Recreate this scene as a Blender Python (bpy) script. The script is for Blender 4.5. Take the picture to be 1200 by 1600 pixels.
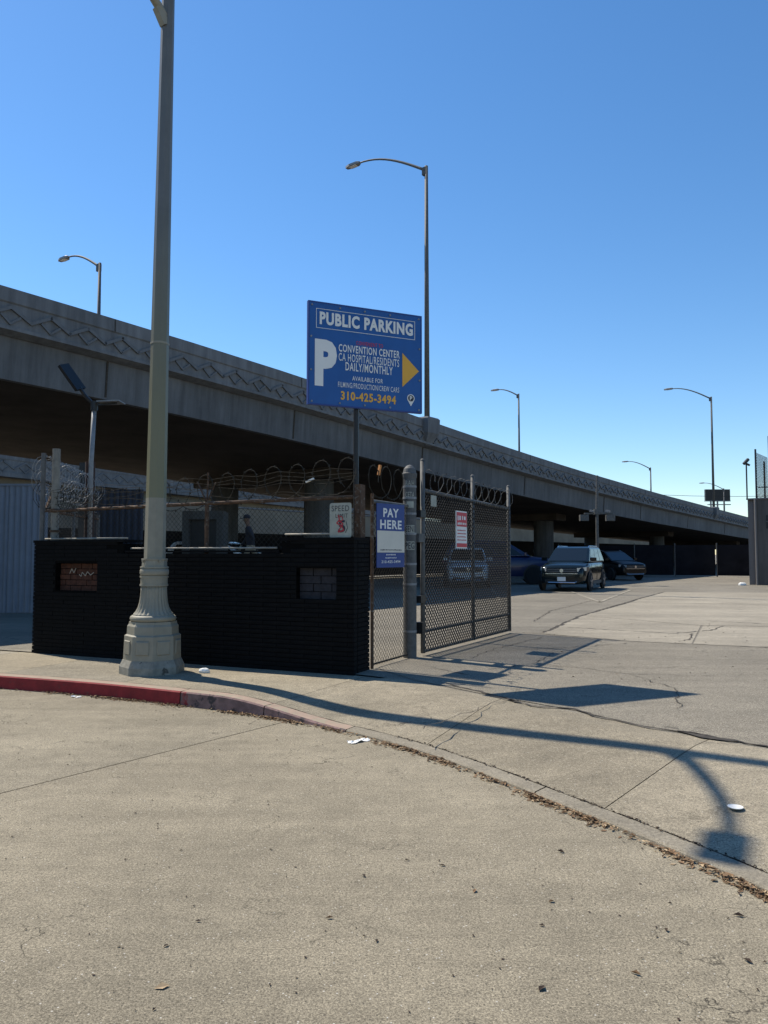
import bpy, math, random
from mathutils import Vector, Matrix
R = math.radians
random.seed(7)
for o in list(bpy.data.objects):
    bpy.data.objects.remove(o, do_unlink=True)
scn = bpy.context.scene
COL = scn.collection

# ------------------------------------------------------------------ camera, sky, sun, exposure
cam_d = bpy.data.cameras.new('camera')
cam_d.sensor_fit = 'VERTICAL'; cam_d.sensor_height = 36; cam_d.lens = 27
cam_d.clip_start = .05; cam_d.clip_end = 4000
cam = bpy.data.objects.new('camera', cam_d); COL.objects.link(cam)
cam.location = (0, 0, 1.6)
cam.rotation_euler = (R(90) + math.atan(66 / 1200), 0, 0)
scn.camera = cam

SX, SY = .597, -.460                      # shadow offset per metre of height
elev = math.atan(1 / math.hypot(SX, SY))
azim = math.atan2(-SX, -SY)               # clockwise from +Y
world = bpy.data.worlds.new('World'); scn.world = world; world.use_nodes = True
wn = world.node_tree.nodes; wl = world.node_tree.links
bg = wn['Background']
sky = wn.new('ShaderNodeTexSky'); sky.sky_type = 'NISHITA'; sky.sun_disc = False
sky.sun_elevation = elev; sky.sun_rotation = azim
sky.air_density = 1.0; sky.dust_density = .1; sky.ozone_density = 3.0; sky.altitude = 50
hsv = wn.new('ShaderNodeHueSaturation'); hsv.inputs['Saturation'].default_value = 1.22
wl.new(sky.outputs[0], hsv.inputs['Color']); wl.new(hsv.outputs[0], bg.inputs[0]); bg.inputs[1].default_value = .132
sun_d = bpy.data.lights.new('sun', 'SUN'); sun_d.energy = 5.0; sun_d.angle = R(.53); sun_d.color = (1, .925, .80)
sun = bpy.data.objects.new('sun', sun_d); COL.objects.link(sun)
sun.rotation_euler = Vector((SX, SY, -1)).to_track_quat('-Z', 'Y').to_euler()
sun.location = (-20, 15, 40)
vs = scn.view_settings
vs.view_transform = 'Standard'; vs.look = 'None'; vs.gamma = 1; vs.use_curve_mapping = False
vs.exposure = .36
scn.render.engine = 'CYCLES'

# ------------------------------------------------------------------ materials
def mat(name, col, rough=.7, metal=0, var=.12, scale=6, bump=0, bscale=60, spec=.4, wear=None, wscale=5, wthr=.6, coat=0, streak=0):
    m = bpy.data.materials.new(name); m.use_nodes = True
    nt = m.node_tree; b = nt.nodes['Principled BSDF']
    b.inputs['Roughness'].default_value = rough; b.inputs['Metallic'].default_value = metal
    b.inputs['Specular IOR Level'].default_value = spec
    if coat: b.inputs['Coat Weight'].default_value = coat; b.inputs['Coat Roughness'].default_value = .05
    tc = nt.nodes.new('ShaderNodeTexCoord')
    n = nt.nodes.new('ShaderNodeTexNoise'); n.inputs['Scale'].default_value = scale; n.inputs['Detail'].default_value = 6
    n.inputs['Roughness'].default_value = .65
    nt.links.new(tc.outputs['Object'], n.inputs['Vector'])
    r = nt.nodes.new('ShaderNodeValToRGB')
    e = r.color_ramp.elements
    e[0].position = .3; e[1].position = .72
    e[0].color = [c * (1 - var) for c in col] + [1]; e[1].color = [min(1, c * (1 + var)) for c in col] + [1]
    nt.links.new(n.outputs['Fac'], r.inputs['Fac'])
    out = r.outputs['Color']
    if wear:
        w = nt.nodes.new('ShaderNodeTexNoise'); w.inputs['Scale'].default_value = wscale; w.inputs['Detail'].default_value = 8
        w.inputs['Roughness'].default_value = .7
        nt.links.new(tc.outputs['Object'], w.inputs['Vector'])
        q = nt.nodes.new('ShaderNodeValToRGB'); q.color_ramp.elements[0].position = wthr; q.color_ramp.elements[1].position = wthr + .06
        nt.links.new(w.outputs['Fac'], q.inputs['Fac'])
        mx = nt.nodes.new('ShaderNodeMixRGB'); mx.inputs[2].default_value = list(wear) + [1]
        nt.links.new(q.outputs['Color'], mx.inputs[0]); nt.links.new(out, mx.inputs[1]); out = mx.outputs[0]
    if streak:
        mp = nt.nodes.new('ShaderNodeMapping'); mp.inputs['Scale'].default_value = (2.6, 2.6, .22); nt.links.new(tc.outputs['Object'], mp.inputs['Vector'])
        sn = nt.nodes.new('ShaderNodeTexNoise'); sn.inputs['Scale'].default_value = 1.6; sn.inputs['Detail'].default_value = 7; sn.inputs['Roughness'].default_value = .7
        nt.links.new(mp.outputs[0], sn.inputs['Vector'])
        sr_ = nt.nodes.new('ShaderNodeValToRGB'); k0 = 1 - streak; k1 = 1 + streak * .4
        sr_.color_ramp.elements[0].position = .36; sr_.color_ramp.elements[1].position = .64
        sr_.color_ramp.elements[0].color = (k0, k0, k0, 1); sr_.color_ramp.elements[1].color = (k1, k1, k1, 1)
        nt.links.new(sn.outputs['Fac'], sr_.inputs['Fac'])
        ml = nt.nodes.new('ShaderNodeMixRGB'); ml.blend_type = 'MULTIPLY'; ml.inputs[0].default_value = 1
        nt.links.new(out, ml.inputs[1]); nt.links.new(sr_.outputs[0], ml.inputs[2]); out = ml.outputs[0]
    nt.links.new(out, b.inputs['Base Color'])
    if bump:
        bn = nt.nodes.new('ShaderNodeTexNoise'); bn.inputs['Scale'].default_value = bscale; bn.inputs['Detail'].default_value = 5
        nt.links.new(tc.outputs['Object'], bn.inputs['Vector'])
        bp = nt.nodes.new('ShaderNodeBump'); bp.inputs['Strength'].default_value = bump; bp.inputs['Distance'].default_value = .01
        nt.links.new(bn.outputs['Fac'], bp.inputs['Height']); nt.links.new(bp.outputs[0], b.inputs['Normal'])
    return m

def ground_mat(name, base, speck=.35, stain=.22, grain=260, craze=.5, crscale=2.2, bump=.5):
    """weathered concrete or asphalt: blotches, aggregate grain, tiny pale and dark specks, hairline crazing"""
    m = bpy.data.materials.new(name); m.use_nodes = True
    nt = m.node_tree; N = nt.nodes.new; L = nt.links.new
    b = nt.nodes['Principled BSDF']; b.inputs['Roughness'].default_value = .9; b.inputs['Specular IOR Level'].default_value = .25
    tc = N('ShaderNodeTexCoord')
    def noise(sc, det=5, ro=.6):
        n = N('ShaderNodeTexNoise'); n.inputs['Scale'].default_value = sc; n.inputs['Detail'].default_value = det
        n.inputs['Roughness'].default_value = ro; L(tc.outputs['Object'], n.inputs['Vector']); return n.outputs['Fac']
    def ramp(f, p0, c0, p1, c1):
        r = N('ShaderNodeValToRGB'); e = r.color_ramp.elements
        e[0].position = p0; e[1].position = p1; e[0].color = (c0, c0, c0, 1); e[1].color = (c1, c1, c1, 1); L(f, r.inputs['Fac']); return r.outputs['Color']
    def mult(a, c):
        x = N('ShaderNodeMixRGB'); x.blend_type = 'MULTIPLY'; x.inputs[0].default_value = 1; L(a, x.inputs[1]); L(c, x.inputs[2]); return x.outputs[0]
    col = N('ShaderNodeRGB'); col.outputs[0].default_value = list(base) + [1]
    c = mult(col.outputs[0], ramp(noise(.55, 7, .62), .3, 1 - stain, .72, 1 + stain * .55))
    c = mult(c, ramp(noise(7, 6, .7), .3, 1 - stain * .6, .7, 1 + stain * .4))
    c = mult(c, ramp(noise(.16, 5, .6), .35, .84, .68, 1.08))
    c = mult(c, ramp(noise(48, 4, .75), .34, .74, .66, 1.2))
    c = mult(c, ramp(noise(110, 3, .8), .34, 1 - speck*1.1, .66, 1 + speck*.9))
    c = mult(c, ramp(noise(1.9, 6, .72), .60, 1.0, .74, .80))
    st = N('ShaderNodeMapping'); st.inputs['Scale'].default_value = (.35, 2.4, 1); st.inputs['Rotation'].default_value = (0, 0, R(-34)); L(tc.outputs['Object'], st.inputs['Vector'])
    sn = N('ShaderNodeTexNoise'); sn.inputs['Scale'].default_value = 1.2; sn.inputs['Detail'].default_value = 7; sn.inputs['Roughness'].default_value = .68; L(st.outputs[0], sn.inputs['Vector'])
    c = mult(c, ramp(sn.outputs['Fac'], .36, .86, .66, 1.07))
    g = noise(grain, 3, .75)
    c = mult(c, ramp(g, .3, 1 - speck, .7, 1 + speck))
    # pale and dark aggregate specks
    v = N('ShaderNodeTexVoronoi'); v.inputs['Scale'].default_value = grain * .34; L(tc.outputs['Object'], v.inputs['Vector'])
    hs = N('ShaderNodeSeparateColor'); L(v.outputs['Color'], hs.inputs[0])
    gt = N('ShaderNodeMath'); gt.operation = 'GREATER_THAN'; gt.inputs[1].default_value = .975; L(hs.outputs[0], gt.inputs[0])
    ds = N('ShaderNodeMath'); ds.operation = 'LESS_THAN'; ds.inputs[1].default_value = .30; L(v.outputs['Distance'], ds.inputs[0])
    mu = N('ShaderNodeMath'); mu.operation = 'MULTIPLY'; L(gt.outputs[0], mu.inputs[0]); L(ds.outputs[0], mu.inputs[1])
    sp = N('ShaderNodeMixRGB'); sp.inputs[2].default_value = (.46, .43, .37, 1); L(mu.outputs[0], sp.inputs[0]); L(c, sp.inputs[1]); c = sp.outputs[0]
    lt = N('ShaderNodeMath'); lt.operation = 'LESS_THAN'; lt.inputs[1].default_value = .07; L(hs.outputs[0], lt.inputs[0])
    m2 = N('ShaderNodeMath'); m2.operation = 'MULTIPLY'; L(lt.outputs[0], m2.inputs[0]); L(ds.outputs[0], m2.inputs[1])
    s2 = N('ShaderNodeMixRGB'); s2.inputs[2].default_value = (.09, .08, .06, 1); L(m2.outputs[0], s2.inputs[0]); L(c, s2.inputs[1]); c = s2.outputs[0]
    # hairline crazing where a mask allows it
    wv = N('ShaderNodeTexNoise'); wv.inputs['Scale'].default_value = 5; wv.inputs['Detail'].default_value = 5; L(tc.outputs['Object'], wv.inputs['Vector'])
    ad = N('ShaderNodeMixRGB'); ad.blend_type = 'ADD'; ad.inputs[0].default_value = .35; L(tc.outputs['Object'], ad.inputs[1]); L(wv.outputs['Color'], ad.inputs[2])
    vo = N('ShaderNodeTexVoronoi'); vo.feature = 'DISTANCE_TO_EDGE'; vo.inputs['Scale'].default_value = crscale; L(ad.outputs[0], vo.inputs['Vector'])
    cr = ramp(vo.outputs['Distance'], .004, 0, .014, 1)
    mk = ramp(noise(1.1, 4, .6), .50, 0, .66, craze)
    cx = N('ShaderNodeMixRGB'); cx.inputs[1].default_value = (1, 1, 1, 1); L(mk, cx.inputs[0]); L(cr, cx.inputs[2])
    c = mult(c, cx.outputs[0])
    L(c, b.inputs['Base Color'])
    bp = N('ShaderNodeBump'); bp.inputs['Strength'].default_value = bump; bp.inputs['Distance'].default_value = .004
    L(g, bp.inputs['Height']); L(bp.outputs[0], b.inputs['Normal'])
    return m

MT = {
 'street': ground_mat('street_concrete', (.305, .263, .188), .55, .26, 240, .75, 3.2),
 'walk': ground_mat('sidewalk_concrete', (.335, .288, .207), .4, .24, 260, .3, 1.6),
 'apron': ground_mat('apron_concrete', (.285, .245, .176), .45, .26, 260, .35, 1.4),
 'walk2': ground_mat('sidewalk_concrete_grey', (.30, .265, .20), .36, .26, 230, .4, 1.3),
 'apron2': ground_mat('apron_concrete_pale', (.31, .267, .193), .42, .28, 230, .5, 1.2),
 'street2': ground_mat('street_concrete_grey', (.29, .252, .182), .55, .28, 240, .8, 2.8),
 'asphalt': ground_mat('worn_asphalt', (.24, .212, .163), .6, .16, 190, .6, .9),
 'pad': ground_mat('lot_concrete', (.33, .292, .225), .3, .2, 240, .35, .6),
 'lot': ground_mat('lot_asphalt', (.235, .21, .165), .45, .2, 190, .5, .8),
 'far': ground_mat('far_ground', (.24, .21, .17), .2, .2, 60, 0, 1),
 'dirt': mat('joint_dirt', (.10, .078, .052), .95, var=.4, scale=30),
 'crack': mat('crack_dirt', (.05, .042, .033), .95, var=.4, scale=20),
 'redkerb': mat('red_kerb_paint', (.23, .017, .02), .75, var=.3, scale=7, wear=(.12, .035, .032), wscale=11, wthr=.6, bump=.4),
 'pinkkerb': mat('worn_kerb_paint', (.20, .125, .115), .85, var=.35, scale=9, wear=(.055, .045, .045), wscale=6, wthr=.53, bump=.4),
 'kerbtop': mat('kerb_top_paint', (.31, .225, .17), .9, var=.16, scale=8, wear=(.28, .24, .175), wscale=10, wthr=.5, bump=.3),
 'kerb': ground_mat('kerb_concrete', (.28, .245, .185), .24, .2, 260, .2, 2),
 'lamp': mat('lamp_paint', (.25, .232, .18), .6, var=.14, scale=5, wear=(.12, .11, .085), wscale=11, wthr=.66, bump=.15, bscale=40),
 'lamp_olive': mat('lamp_olive_paint', (.185, .176, .10), .5, var=.12, scale=3, streak=.15),
 'lamp_shaded': mat('lamp_shaded_paint', (.125, .13, .128), .5, var=.12, scale=3, streak=.12),  # blue-grey shade on the upper shaft is put into this colour
 'lamp_dark': mat('chipped_plinth', (.23, .22, .185), .8, var=.3, scale=10, wear=(.07, .064, .052), wscale=9, wthr=.57, bump=.4),
 'galv': mat('galvanised_steel', (.24, .245, .25), .6, .4, var=.2, scale=12),
 'galv_dark': mat('weathered_steel', (.115, .115, .112), .7, .25, var=.3, scale=12, spec=.3),
 'wire': mat('fence_wire', (.045, .042, .036), .9, 0, var=.2, scale=20, spec=.05),
 'gatewire': mat('gate_wire', (.045, .045, .045), .9, 0, var=.2, scale=20, spec=.03),
 'rust': mat('rusty_pipe', (.095, .055, .033), .85, .2, var=.45, scale=18, wear=(.17, .15, .125), wscale=22, wthr=.56),
 'post_tan': mat('old_tan_post', (.19, .18, .155), .8, var=.25, scale=10, wear=(.10, .07, .05), wscale=12, wthr=.6),
 'pale_pier': mat('pale_pier_concrete', (.36, .35, .32), .9, var=.15, scale=1.5, streak=.3),
 'rust_dark': mat('dark_rusty_post', (.055, .028, .02), .9, .1, var=.5, scale=14),
 'pipe': mat('pale_pipe', (.30, .275, .23), .7, .2, var=.3, scale=14),
 'brick': mat('black_painted_brick', (.0046, .0046, .0050), .8, var=.4, scale=9, bump=.5, bscale=45, wear=(.03, .028, .026), wscale=22, wthr=.70, spec=.12),
 'mortar': mat('black_painted_mortar', (.0025, .0025, .0025), .9, var=.3, scale=9, spec=.1),
 'redbrick': mat('bare_red_brick', (.062, .023, .013), .9, var=.5, scale=14, wear=(.20, .14, .09), wscale=6, wthr=.64, bump=.4),
 'block': mat('grey_concrete_block', (.026, .025, .030), .9, var=.35, scale=12, bump=.4),
 'fascia': mat('overpass_concrete', (.168, .172, .178), .9, var=.16, scale=.7, bump=.3, bscale=20, spec=.2, streak=.24),
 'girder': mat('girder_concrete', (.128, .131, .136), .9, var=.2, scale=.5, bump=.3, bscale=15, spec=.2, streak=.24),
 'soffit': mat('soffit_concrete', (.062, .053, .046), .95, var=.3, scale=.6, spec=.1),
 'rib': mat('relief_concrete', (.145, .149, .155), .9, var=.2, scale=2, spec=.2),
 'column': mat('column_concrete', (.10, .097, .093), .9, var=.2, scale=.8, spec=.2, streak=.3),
 'signblue': mat('sign_blue', (.010, .086, .295), .45, var=.12, scale=3),
 'white': mat('sign_white', (.72, .71, .68), .5, var=.03, scale=4),
 'signred': mat('sign_red', (.50, .035, .05), .5, var=.05),
 'signyellow': mat('sign_yellow', (.72, .38, .045), .5, var=.05),
 'black': mat('black_paint', (.012, .012, .013), .45, var=.2),
 'payblue': mat('pay_sign_blue', (.018, .05, .21), .5, var=.06),
 'cream': mat('pay_sign_cream', (.62, .58, .50), .6, var=.07, scale=5),
 'dirtywhite': mat('dirty_white_panel', (.34, .345, .29), .8, var=.2, scale=7),
 'ink': mat('marker_ink', (.03, .03, .04), .6, var=.2),
 'spray': mat('red_spray', (.42, .025, .04), .6, var=.2),
 'corr': mat('blue_grey_sheet', (.165, .185, .225), .55, .3, var=.12, scale=2),
 'navy': mat('shaded_sheet', (.03, .036, .058), .6, .2, var=.2, scale=2),  # corrugated sheet in shade, the shade is put into its colour
 'wallgrey': mat('building_stucco', (.10, .092, .086), .9, var=.1, scale=1.2, bump=.3, bscale=60, streak=.25),
 'wallpale': mat('building_edge', (.16, .15, .145), .9, var=.08, scale=2),
 'screen': mat('dark_fence_screen', (.016, .016, .019), .9, var=.3, scale=1.5, spec=.1),
 'backwall': mat('ramp_backdrop_concrete', (.20, .175, .135), .95, var=.25, scale=.3, spec=.1),
 'paint_line': mat('worn_line_paint', (.33, .30, .24), .9, var=.2, scale=6, wear=(.21, .185, .138), wscale=4, wthr=.47),
 'leaf': mat('dry_leaf', (.19, .115, .06), .9, var=.5, scale=12),
 'leafpale': mat('pale_leaf', (.34, .25, .15), .9, var=.35, scale=12),
 'leafdark': mat('dark_leaf', (.045, .028, .018), .9, var=.5, scale=15),
 'paper': mat('white_litter', (.75, .74, .70), .8, var=.06),
 'cargreen': mat('dark_teal_car_paint', (.005, .010, .012), .14, 0, var=.05, spec=.4),
 'carblue': mat('navy_car_paint', (.006, .012, .06), .35, .1, var=.05, coat=.35),
 'carblack': mat('black_car_paint', (.004, .004, .005), .3, 0, var=.05, spec=.3),
 'carwhite': mat('white_car_paint', (.68, .68, .68), .3, 0, var=.03, coat=1),
 'glass': mat('car_glass', (.008, .011, .012), .05, 0, var=.02, spec=.45),
 'chrome': mat('chrome_trim', (.6, .6, .62), .2, 1, var=.03),
 'rubber': mat('tyre_rubber', (.012, .012, .012), .85, var=.2),
 'rim': mat('alloy_rim', (.33, .33, .34), .35, .8, var=.05),
 'lens': mat('headlamp_lens', (.42, .45, .47), .12, .3, var=.05, spec=.8),
 'solar': mat('lamp_lens_yellow', (.40, .33, .15), .4, var=.1),
 'cloth': mat('dark_rag', (.022, .022, .028), .95, var=.4, scale=12),
 'clothpale': mat('pale_rag', (.33, .30, .25), .95, var=.3, scale=20),
 'orange': mat('orange_plastic', (.50, .20, .05), .6, var=.2),
}
def kerb_fade(m, x0, x1):
    # the red coat breaks off raggedly along this stretch of kerb
    nt = m.node_tree; b = nt.nodes['Principled BSDF']; src = b.inputs['Base Color'].links[0].from_socket
    tc = nt.nodes.new('ShaderNodeTexCoord'); sx = nt.nodes.new('ShaderNodeSeparateXYZ'); nt.links.new(tc.outputs['Object'], sx.inputs[0])
    mr = nt.nodes.new('ShaderNodeMapRange'); mr.inputs['From Min'].default_value = x0; mr.inputs['From Max'].default_value = x1
    mr.inputs['To Min'].default_value = 1.0; mr.inputs['To Max'].default_value = -.25; nt.links.new(sx.outputs[0], mr.inputs[0])
    n = nt.nodes.new('ShaderNodeTexNoise'); n.inputs['Scale'].default_value = 9; n.inputs['Detail'].default_value = 8; n.inputs['Roughness'].default_value = .7
    nt.links.new(tc.outputs['Object'], n.inputs['Vector'])
    ad = nt.nodes.new('ShaderNodeMath'); ad.operation = 'ADD'; nt.links.new(mr.outputs[0], ad.inputs[0]); nt.links.new(n.outputs['Fac'], ad.inputs[1])
    rp = nt.nodes.new('ShaderNodeValToRGB'); rp.color_ramp.elements[0].position = .72; rp.color_ramp.elements[1].position = .86; nt.links.new(ad.outputs[0], rp.inputs['Fac'])
    mx = nt.nodes.new('ShaderNodeMixRGB'); mx.inputs[2].default_value = (.22, .02, .022, 1)
    nt.links.new(rp.outputs[0], mx.inputs[0]); nt.links.new(src, mx.inputs[1]); nt.links.new(mx.outputs[0], b.inputs['Base Color'])
kerb_fade(MT['pinkkerb'], -2.65, -1.75)
def olive_coat(m):
    # an older olive repaint that thins out up the shaft
    nt = m.node_tree; b = nt.nodes['Principled BSDF']; src = b.inputs['Base Color'].links[0].from_socket
    tc = nt.nodes.new('ShaderNodeTexCoord'); sx = nt.nodes.new('ShaderNodeSeparateXYZ'); nt.links.new(tc.outputs['Object'], sx.inputs[0])
    mr = nt.nodes.new('ShaderNodeMapRange'); mr.inputs['From Min'].default_value = 3.0; mr.inputs['From Max'].default_value = 6.0
    mr.inputs['To Min'].default_value = 1.0; mr.inputs['To Max'].default_value = 0; nt.links.new(sx.outputs[2], mr.inputs[0])
    mx = nt.nodes.new('ShaderNodeMixRGB'); mx.inputs[2].default_value = (.175, .167, .10, 1)
    nt.links.new(mr.outputs[0], mx.inputs[0]); nt.links.new(src, mx.inputs[1]); nt.links.new(mx.outputs[0], b.inputs['Base Color'])
olive_coat(MT['lamp_shaded'])
def emit(name, col, s):
    m = bpy.data.materials.new(name); m.use_nodes = True; b = m.node_tree.nodes['Principled BSDF']
    b.inputs['Emission Color'].default_value = list(col) + [1]; b.inputs['Emission Strength'].default_value = s; return m
MT['glow'] = emit('lit_tube', (1, .95, .8), 6)

# ------------------------------------------------------------------ mesh helpers
class MB:
    def __init__(s): s.v = []; s.f = []
    def add(s, vs, fs):
        k = len(s.v); s.v += [tuple(v) for v in vs]; s.f += [tuple(i + k for i in f) for f in fs]; return s
    def box(s, x0, y0, z0, x1, y1, z1):
        return s.add([(x0,y0,z0),(x1,y0,z0),(x1,y1,z0),(x0,y1,z0),(x0,y0,z1),(x1,y0,z1),(x1,y1,z1),(x0,y1,z1)],
                     [(0,3,2,1),(4,5,6,7),(0,1,5,4),(1,2,6,5),(2,3,7,6),(3,0,4,7)])
    def bar(s, a, b, w, h, up=(0,0,1)):
        a = Vector(a); b = Vector(b); d = (b - a).normalized(); u = Vector(up)
        r = d.cross(u)
        if r.length < 1e-4: r = d.cross(Vector((1,0,0)))
        r.normalize(); u = r.cross(d).normalized(); r *= w / 2; u *= h / 2
        return s.add([a-r-u, a+r-u, a+r+u, a-r+u, b-r-u, b+r-u, b+r+u, b-r+u],
                     [(0,1,2,3),(7,6,5,4),(0,4,5,1),(1,5,6,2),(2,6,7,3),(3,7,4,0)])
    def tube(s, pts, r, n=8, cap=True):
        pts = [Vector(p) for p in pts]; rr = r if isinstance(r, (list, tuple)) else [r] * len(pts)
        rings = []; prev = None
        for i, p in enumerate(pts):
            d = (pts[min(i+1, len(pts)-1)] - pts[max(i-1, 0)]).normalized()
            if prev is None:
                a = d.cross(Vector((0,0,1)))
                if a.length < 1e-3: a = d.cross(Vector((1,0,0)))
            else: a = prev - d * prev.dot(d)
            a.normalize(); prev = a; b = d.cross(a)
            rings.append([p + (a * math.cos(2*math.pi*k/n) + b * math.sin(2*math.pi*k/n)) * rr[i] for k in range(n)])
        vs = [v for g in rings for v in g]; fs = []
        for i in range(len(pts) - 1):
            for k in range(n):
                q = (k + 1) % n; fs.append((i*n+k, i*n+q, (i+1)*n+q, (i+1)*n+k))
        if cap: fs += [tuple(range(n))[::-1], tuple((len(pts)-1)*n + k for k in range(n))]
        return s.add(vs, fs)
    def loft(s, rings, cap=True):
        n = len(rings[0]); vs = [v for g in rings for v in g]; fs = []
        for i in range(len(rings) - 1):
            for k in range(n):
                q = (k + 1) % n; fs.append((i*n+k, i*n+q, (i+1)*n+q, (i+1)*n+k))
        if cap: fs += [tuple(range(n))[::-1], tuple((len(rings)-1)*n + k for k in range(n))]
        return s.add(vs, fs)
    def prism(s, poly, z0, z1):
        n = len(poly); vs = [(p[0],p[1],z0) for p in poly] + [(p[0],p[1],z1) for p in poly]
        return s.add(vs, [tuple(range(n))[::-1], tuple(range(n, 2*n))] + [(k,(k+1)%n,(k+1)%n+n,k+n) for k in range(n)])
    def disc(s, c, r, axis, t, n=20):
        c = Vector(c); a = Vector(axis).normalized()
        return s.tube([c - a*t/2, c + a*t/2], r, n)

def ring(z, r, n=8, ph=0, flute=0, nf=0):
    out = []
    for k in range(n):
        a = 2*math.pi*k/n + ph
        q = r * (1 - flute * (.5 + .5*math.cos(nf * a)))
        out.append((q*math.cos(a), q*math.sin(a), z))
    return out

def obj(name, mb, m, parent=None, world=False, smooth=False, loc=None, data=None):
    if data is None:
        me = bpy.data.meshes.new(name); me.from_pydata([tuple(v) for v in mb.v], [], mb.f); me.update()
        me.materials.append(MT[m] if isinstance(m, str) else m)
        if smooth:
            me.polygons.foreach_set('use_smooth', [True] * len(me.polygons))
    else: me = data
    o = bpy.data.objects.new(name, me); COL.objects.link(o)
    if loc is not None: o.location = loc
    if parent:
        o.parent = parent
        if world: o.matrix_parent_inverse = (Matrix.Translation(parent.location) @ parent.rotation_euler.to_matrix().to_4x4()).inverted()
    return o
def tag(o, label, cat, group=None):
    o['label'] = label; o['category'] = cat
    if group: o['group'] = group
    return o
def thing(name, label, cat, loc=(0,0,0), rz=0, group=None):
    o = bpy.data.objects.new(name, None); COL.objects.link(o); o.location = loc; o.rotation_euler = (0, 0, rz)
    o.empty_display_size = .2
    return tag(o, label, cat, group)
def struct(name, mb, m): o = obj(name, mb, m); o['kind'] = 'structure'; return o
def bevel(o, w, seg=2):
    b = o.modifiers.new('bevel', 'BEVEL'); b.width = w; b.segments = seg; b.limit_method = 'ANGLE'; b.angle_limit = R(30); return o

def text_polys(s, w, h, bold=.0):
    """letter outlines fitted to a w x h box, centred; returns verts (x, y) and faces"""
    cu = bpy.data.curves.new('lettering_source', 'FONT'); cu.body = s; cu.offset = bold; cu.resolution_u = 3; cu.space_character = 1.12
    to = bpy.data.objects.new('lettering_source', cu); COL.objects.link(to)
    dg = bpy.context.evaluated_depsgraph_get(); dg.update()
    me = to.evaluated_get(dg).to_mesh()
    vs = [v.co.copy() for v in me.vertices]; fs = [tuple(p.vertices) for p in me.polygons]
    to.evaluated_get(dg).to_mesh_clear(); bpy.data.objects.remove(to, do_unlink=True)
    x0 = min(v.x for v in vs); x1 = max(v.x for v in vs); y0 = min(v.y for v in vs); y1 = max(v.y for v in vs)
    return [((v.x - (x0+x1)/2) * w/(x1-x0), (v.y - (y0+y1)/2) * h/(y1-y0)) for v in vs], fs
def lettering(s, cx, cz, w, h, y, m, parent, bold=.02, name='lettering'):
    vs, fs = text_polys(s, w, h, bold)
    mb = MB().add([(cx + a, y, cz + b) for a, b in vs], fs)
    return obj(name, mb, m, parent)

def chainlink(L, H, sp, r, z0=0, skew=0):
    """woven diamond mesh in the local XZ plane, L long and H high"""
    mb = MB(); d = sp * math.sqrt(2)
    def wire(a, b, oy):
        a = Vector((a[0], oy, a[1] + z0)); b = Vector((b[0], oy, b[1] + z0)); dd = (b - a).normalized()
        p = Vector((0, 1, 0)); q = dd.cross(p)
        k = [p * r, (p * -.5 + q * .87) * r, (p * -.5 - q * .87) * r]
        mb.add([a + k[0], a + k[1], a + k[2], b + k[0], b + k[1], b + k[2]], [(0,1,4,3),(1,2,5,4),(2,0,3,5)])
    c = -H
    while c < L:
        x0 = max(0, c); x1 = min(L, c + H)
        if x1 > x0 + .01:
            wire((x0, x0 - c), (x1, x1 - c), r)
            wire((x0, H - (x0 - c)), (x1, H - (x1 - c)), -r)
        c += d
    return mb

def razor(path_a, path_b, r, pitch, up=.0, flat=.55, wire=.0035, jit=.03, seed=1, n0=0):
    """concertina razor coil from a to b: tilted loops plus small blades"""
    rnd = random.Random(seed); a = Vector(path_a); b = Vector(path_b); d = b - a; Lg = d.length; d.normalize()
    nrm = d.cross(Vector((0,0,1))).normalized(); pts = []; turns = Lg / pitch; n = int(turns * 18)
    for i in range(n + 1):
        th = 2*math.pi*i/18; t = i / n
        k = r * (1 + jit * math.sin(th * .37 + seed))
        pts.append(a + d * (Lg*t + flat*k*math.cos(th)*1.0) + Vector((0,0,1)) * (k*math.sin(th) + up) + nrm * ((1-flat)*k*math.cos(th) + rnd.uniform(-.006,.006)))
    mb = MB().tube(pts, wire, 4)
    for i in range(0, n, 2):
        p = pts[i]; q = (pts[min(i+1, n)] - p).normalized(); s = q.cross(nrm).normalized()
        mb.add([p - q*.012 + s*.018, p + q*.012 + s*.018, p + q*.004 - s*.018, p - q*.004 - s*.018], [(0,1,2,3)])
    return mb

# ------------------------------------------------------------------ ground, street, sidewalk, lot
LOT = .17
g = MB().add([(-1500,-300,-.05),(1500,-300,-.05),(1500,2500,-.05),(-1500,2500,-.05)], [(0,1,2,3)])
struct('ground', g, 'far')

def catmull(P, n):
    out = []
    for i in range(len(P) - 1):
        p0 = P[max(i-1,0)]; p1 = P[i]; p2 = P[i+1]; p3 = P[min(i+2,len(P)-1)]
        for k in range(n):
            t = k / n
            out.append(tuple(.5*((2*p1[j]) + (-p0[j]+p2[j])*t + (2*p0[j]-5*p1[j]+4*p2[j]-p3[j])*t*t + (-p0[j]+3*p1[j]-3*p2[j]+p3[j])*t**3) for j in range(2)))
    out.append(P[-1]); return out
KERB = catmull([(-14,12.3),(-9,10.75),(-6.2,9.82),(-4.58,9.26),(-3.26,8.76),(-2.16,8.22),(-1.27,7.72),(-.5,7.15),(.21,6.40),(.68,5.72),(1.07,5.06),(1.44,4.43),(1.81,3.72),(2.15,2.9),(2.5,1.9),(3.0,.2),(3.6,-2)], 10)
BACK = catmull([(-13.2,14.6),(-8.2,12.65),(-5.4,11.5),(-3.9,10.85),(-2.6,10.27),(-1.4,9.74),(-.3,9.27),(.45,8.62),(1.10,7.80),(1.75,7.05),(2.25,6.35),(2.83,5.74),(3.5,4.9),(4.2,3.6),(4.9,2.0),(5.4,.3),(6.0,-2)], 10)
NK = len(KERB)
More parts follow.
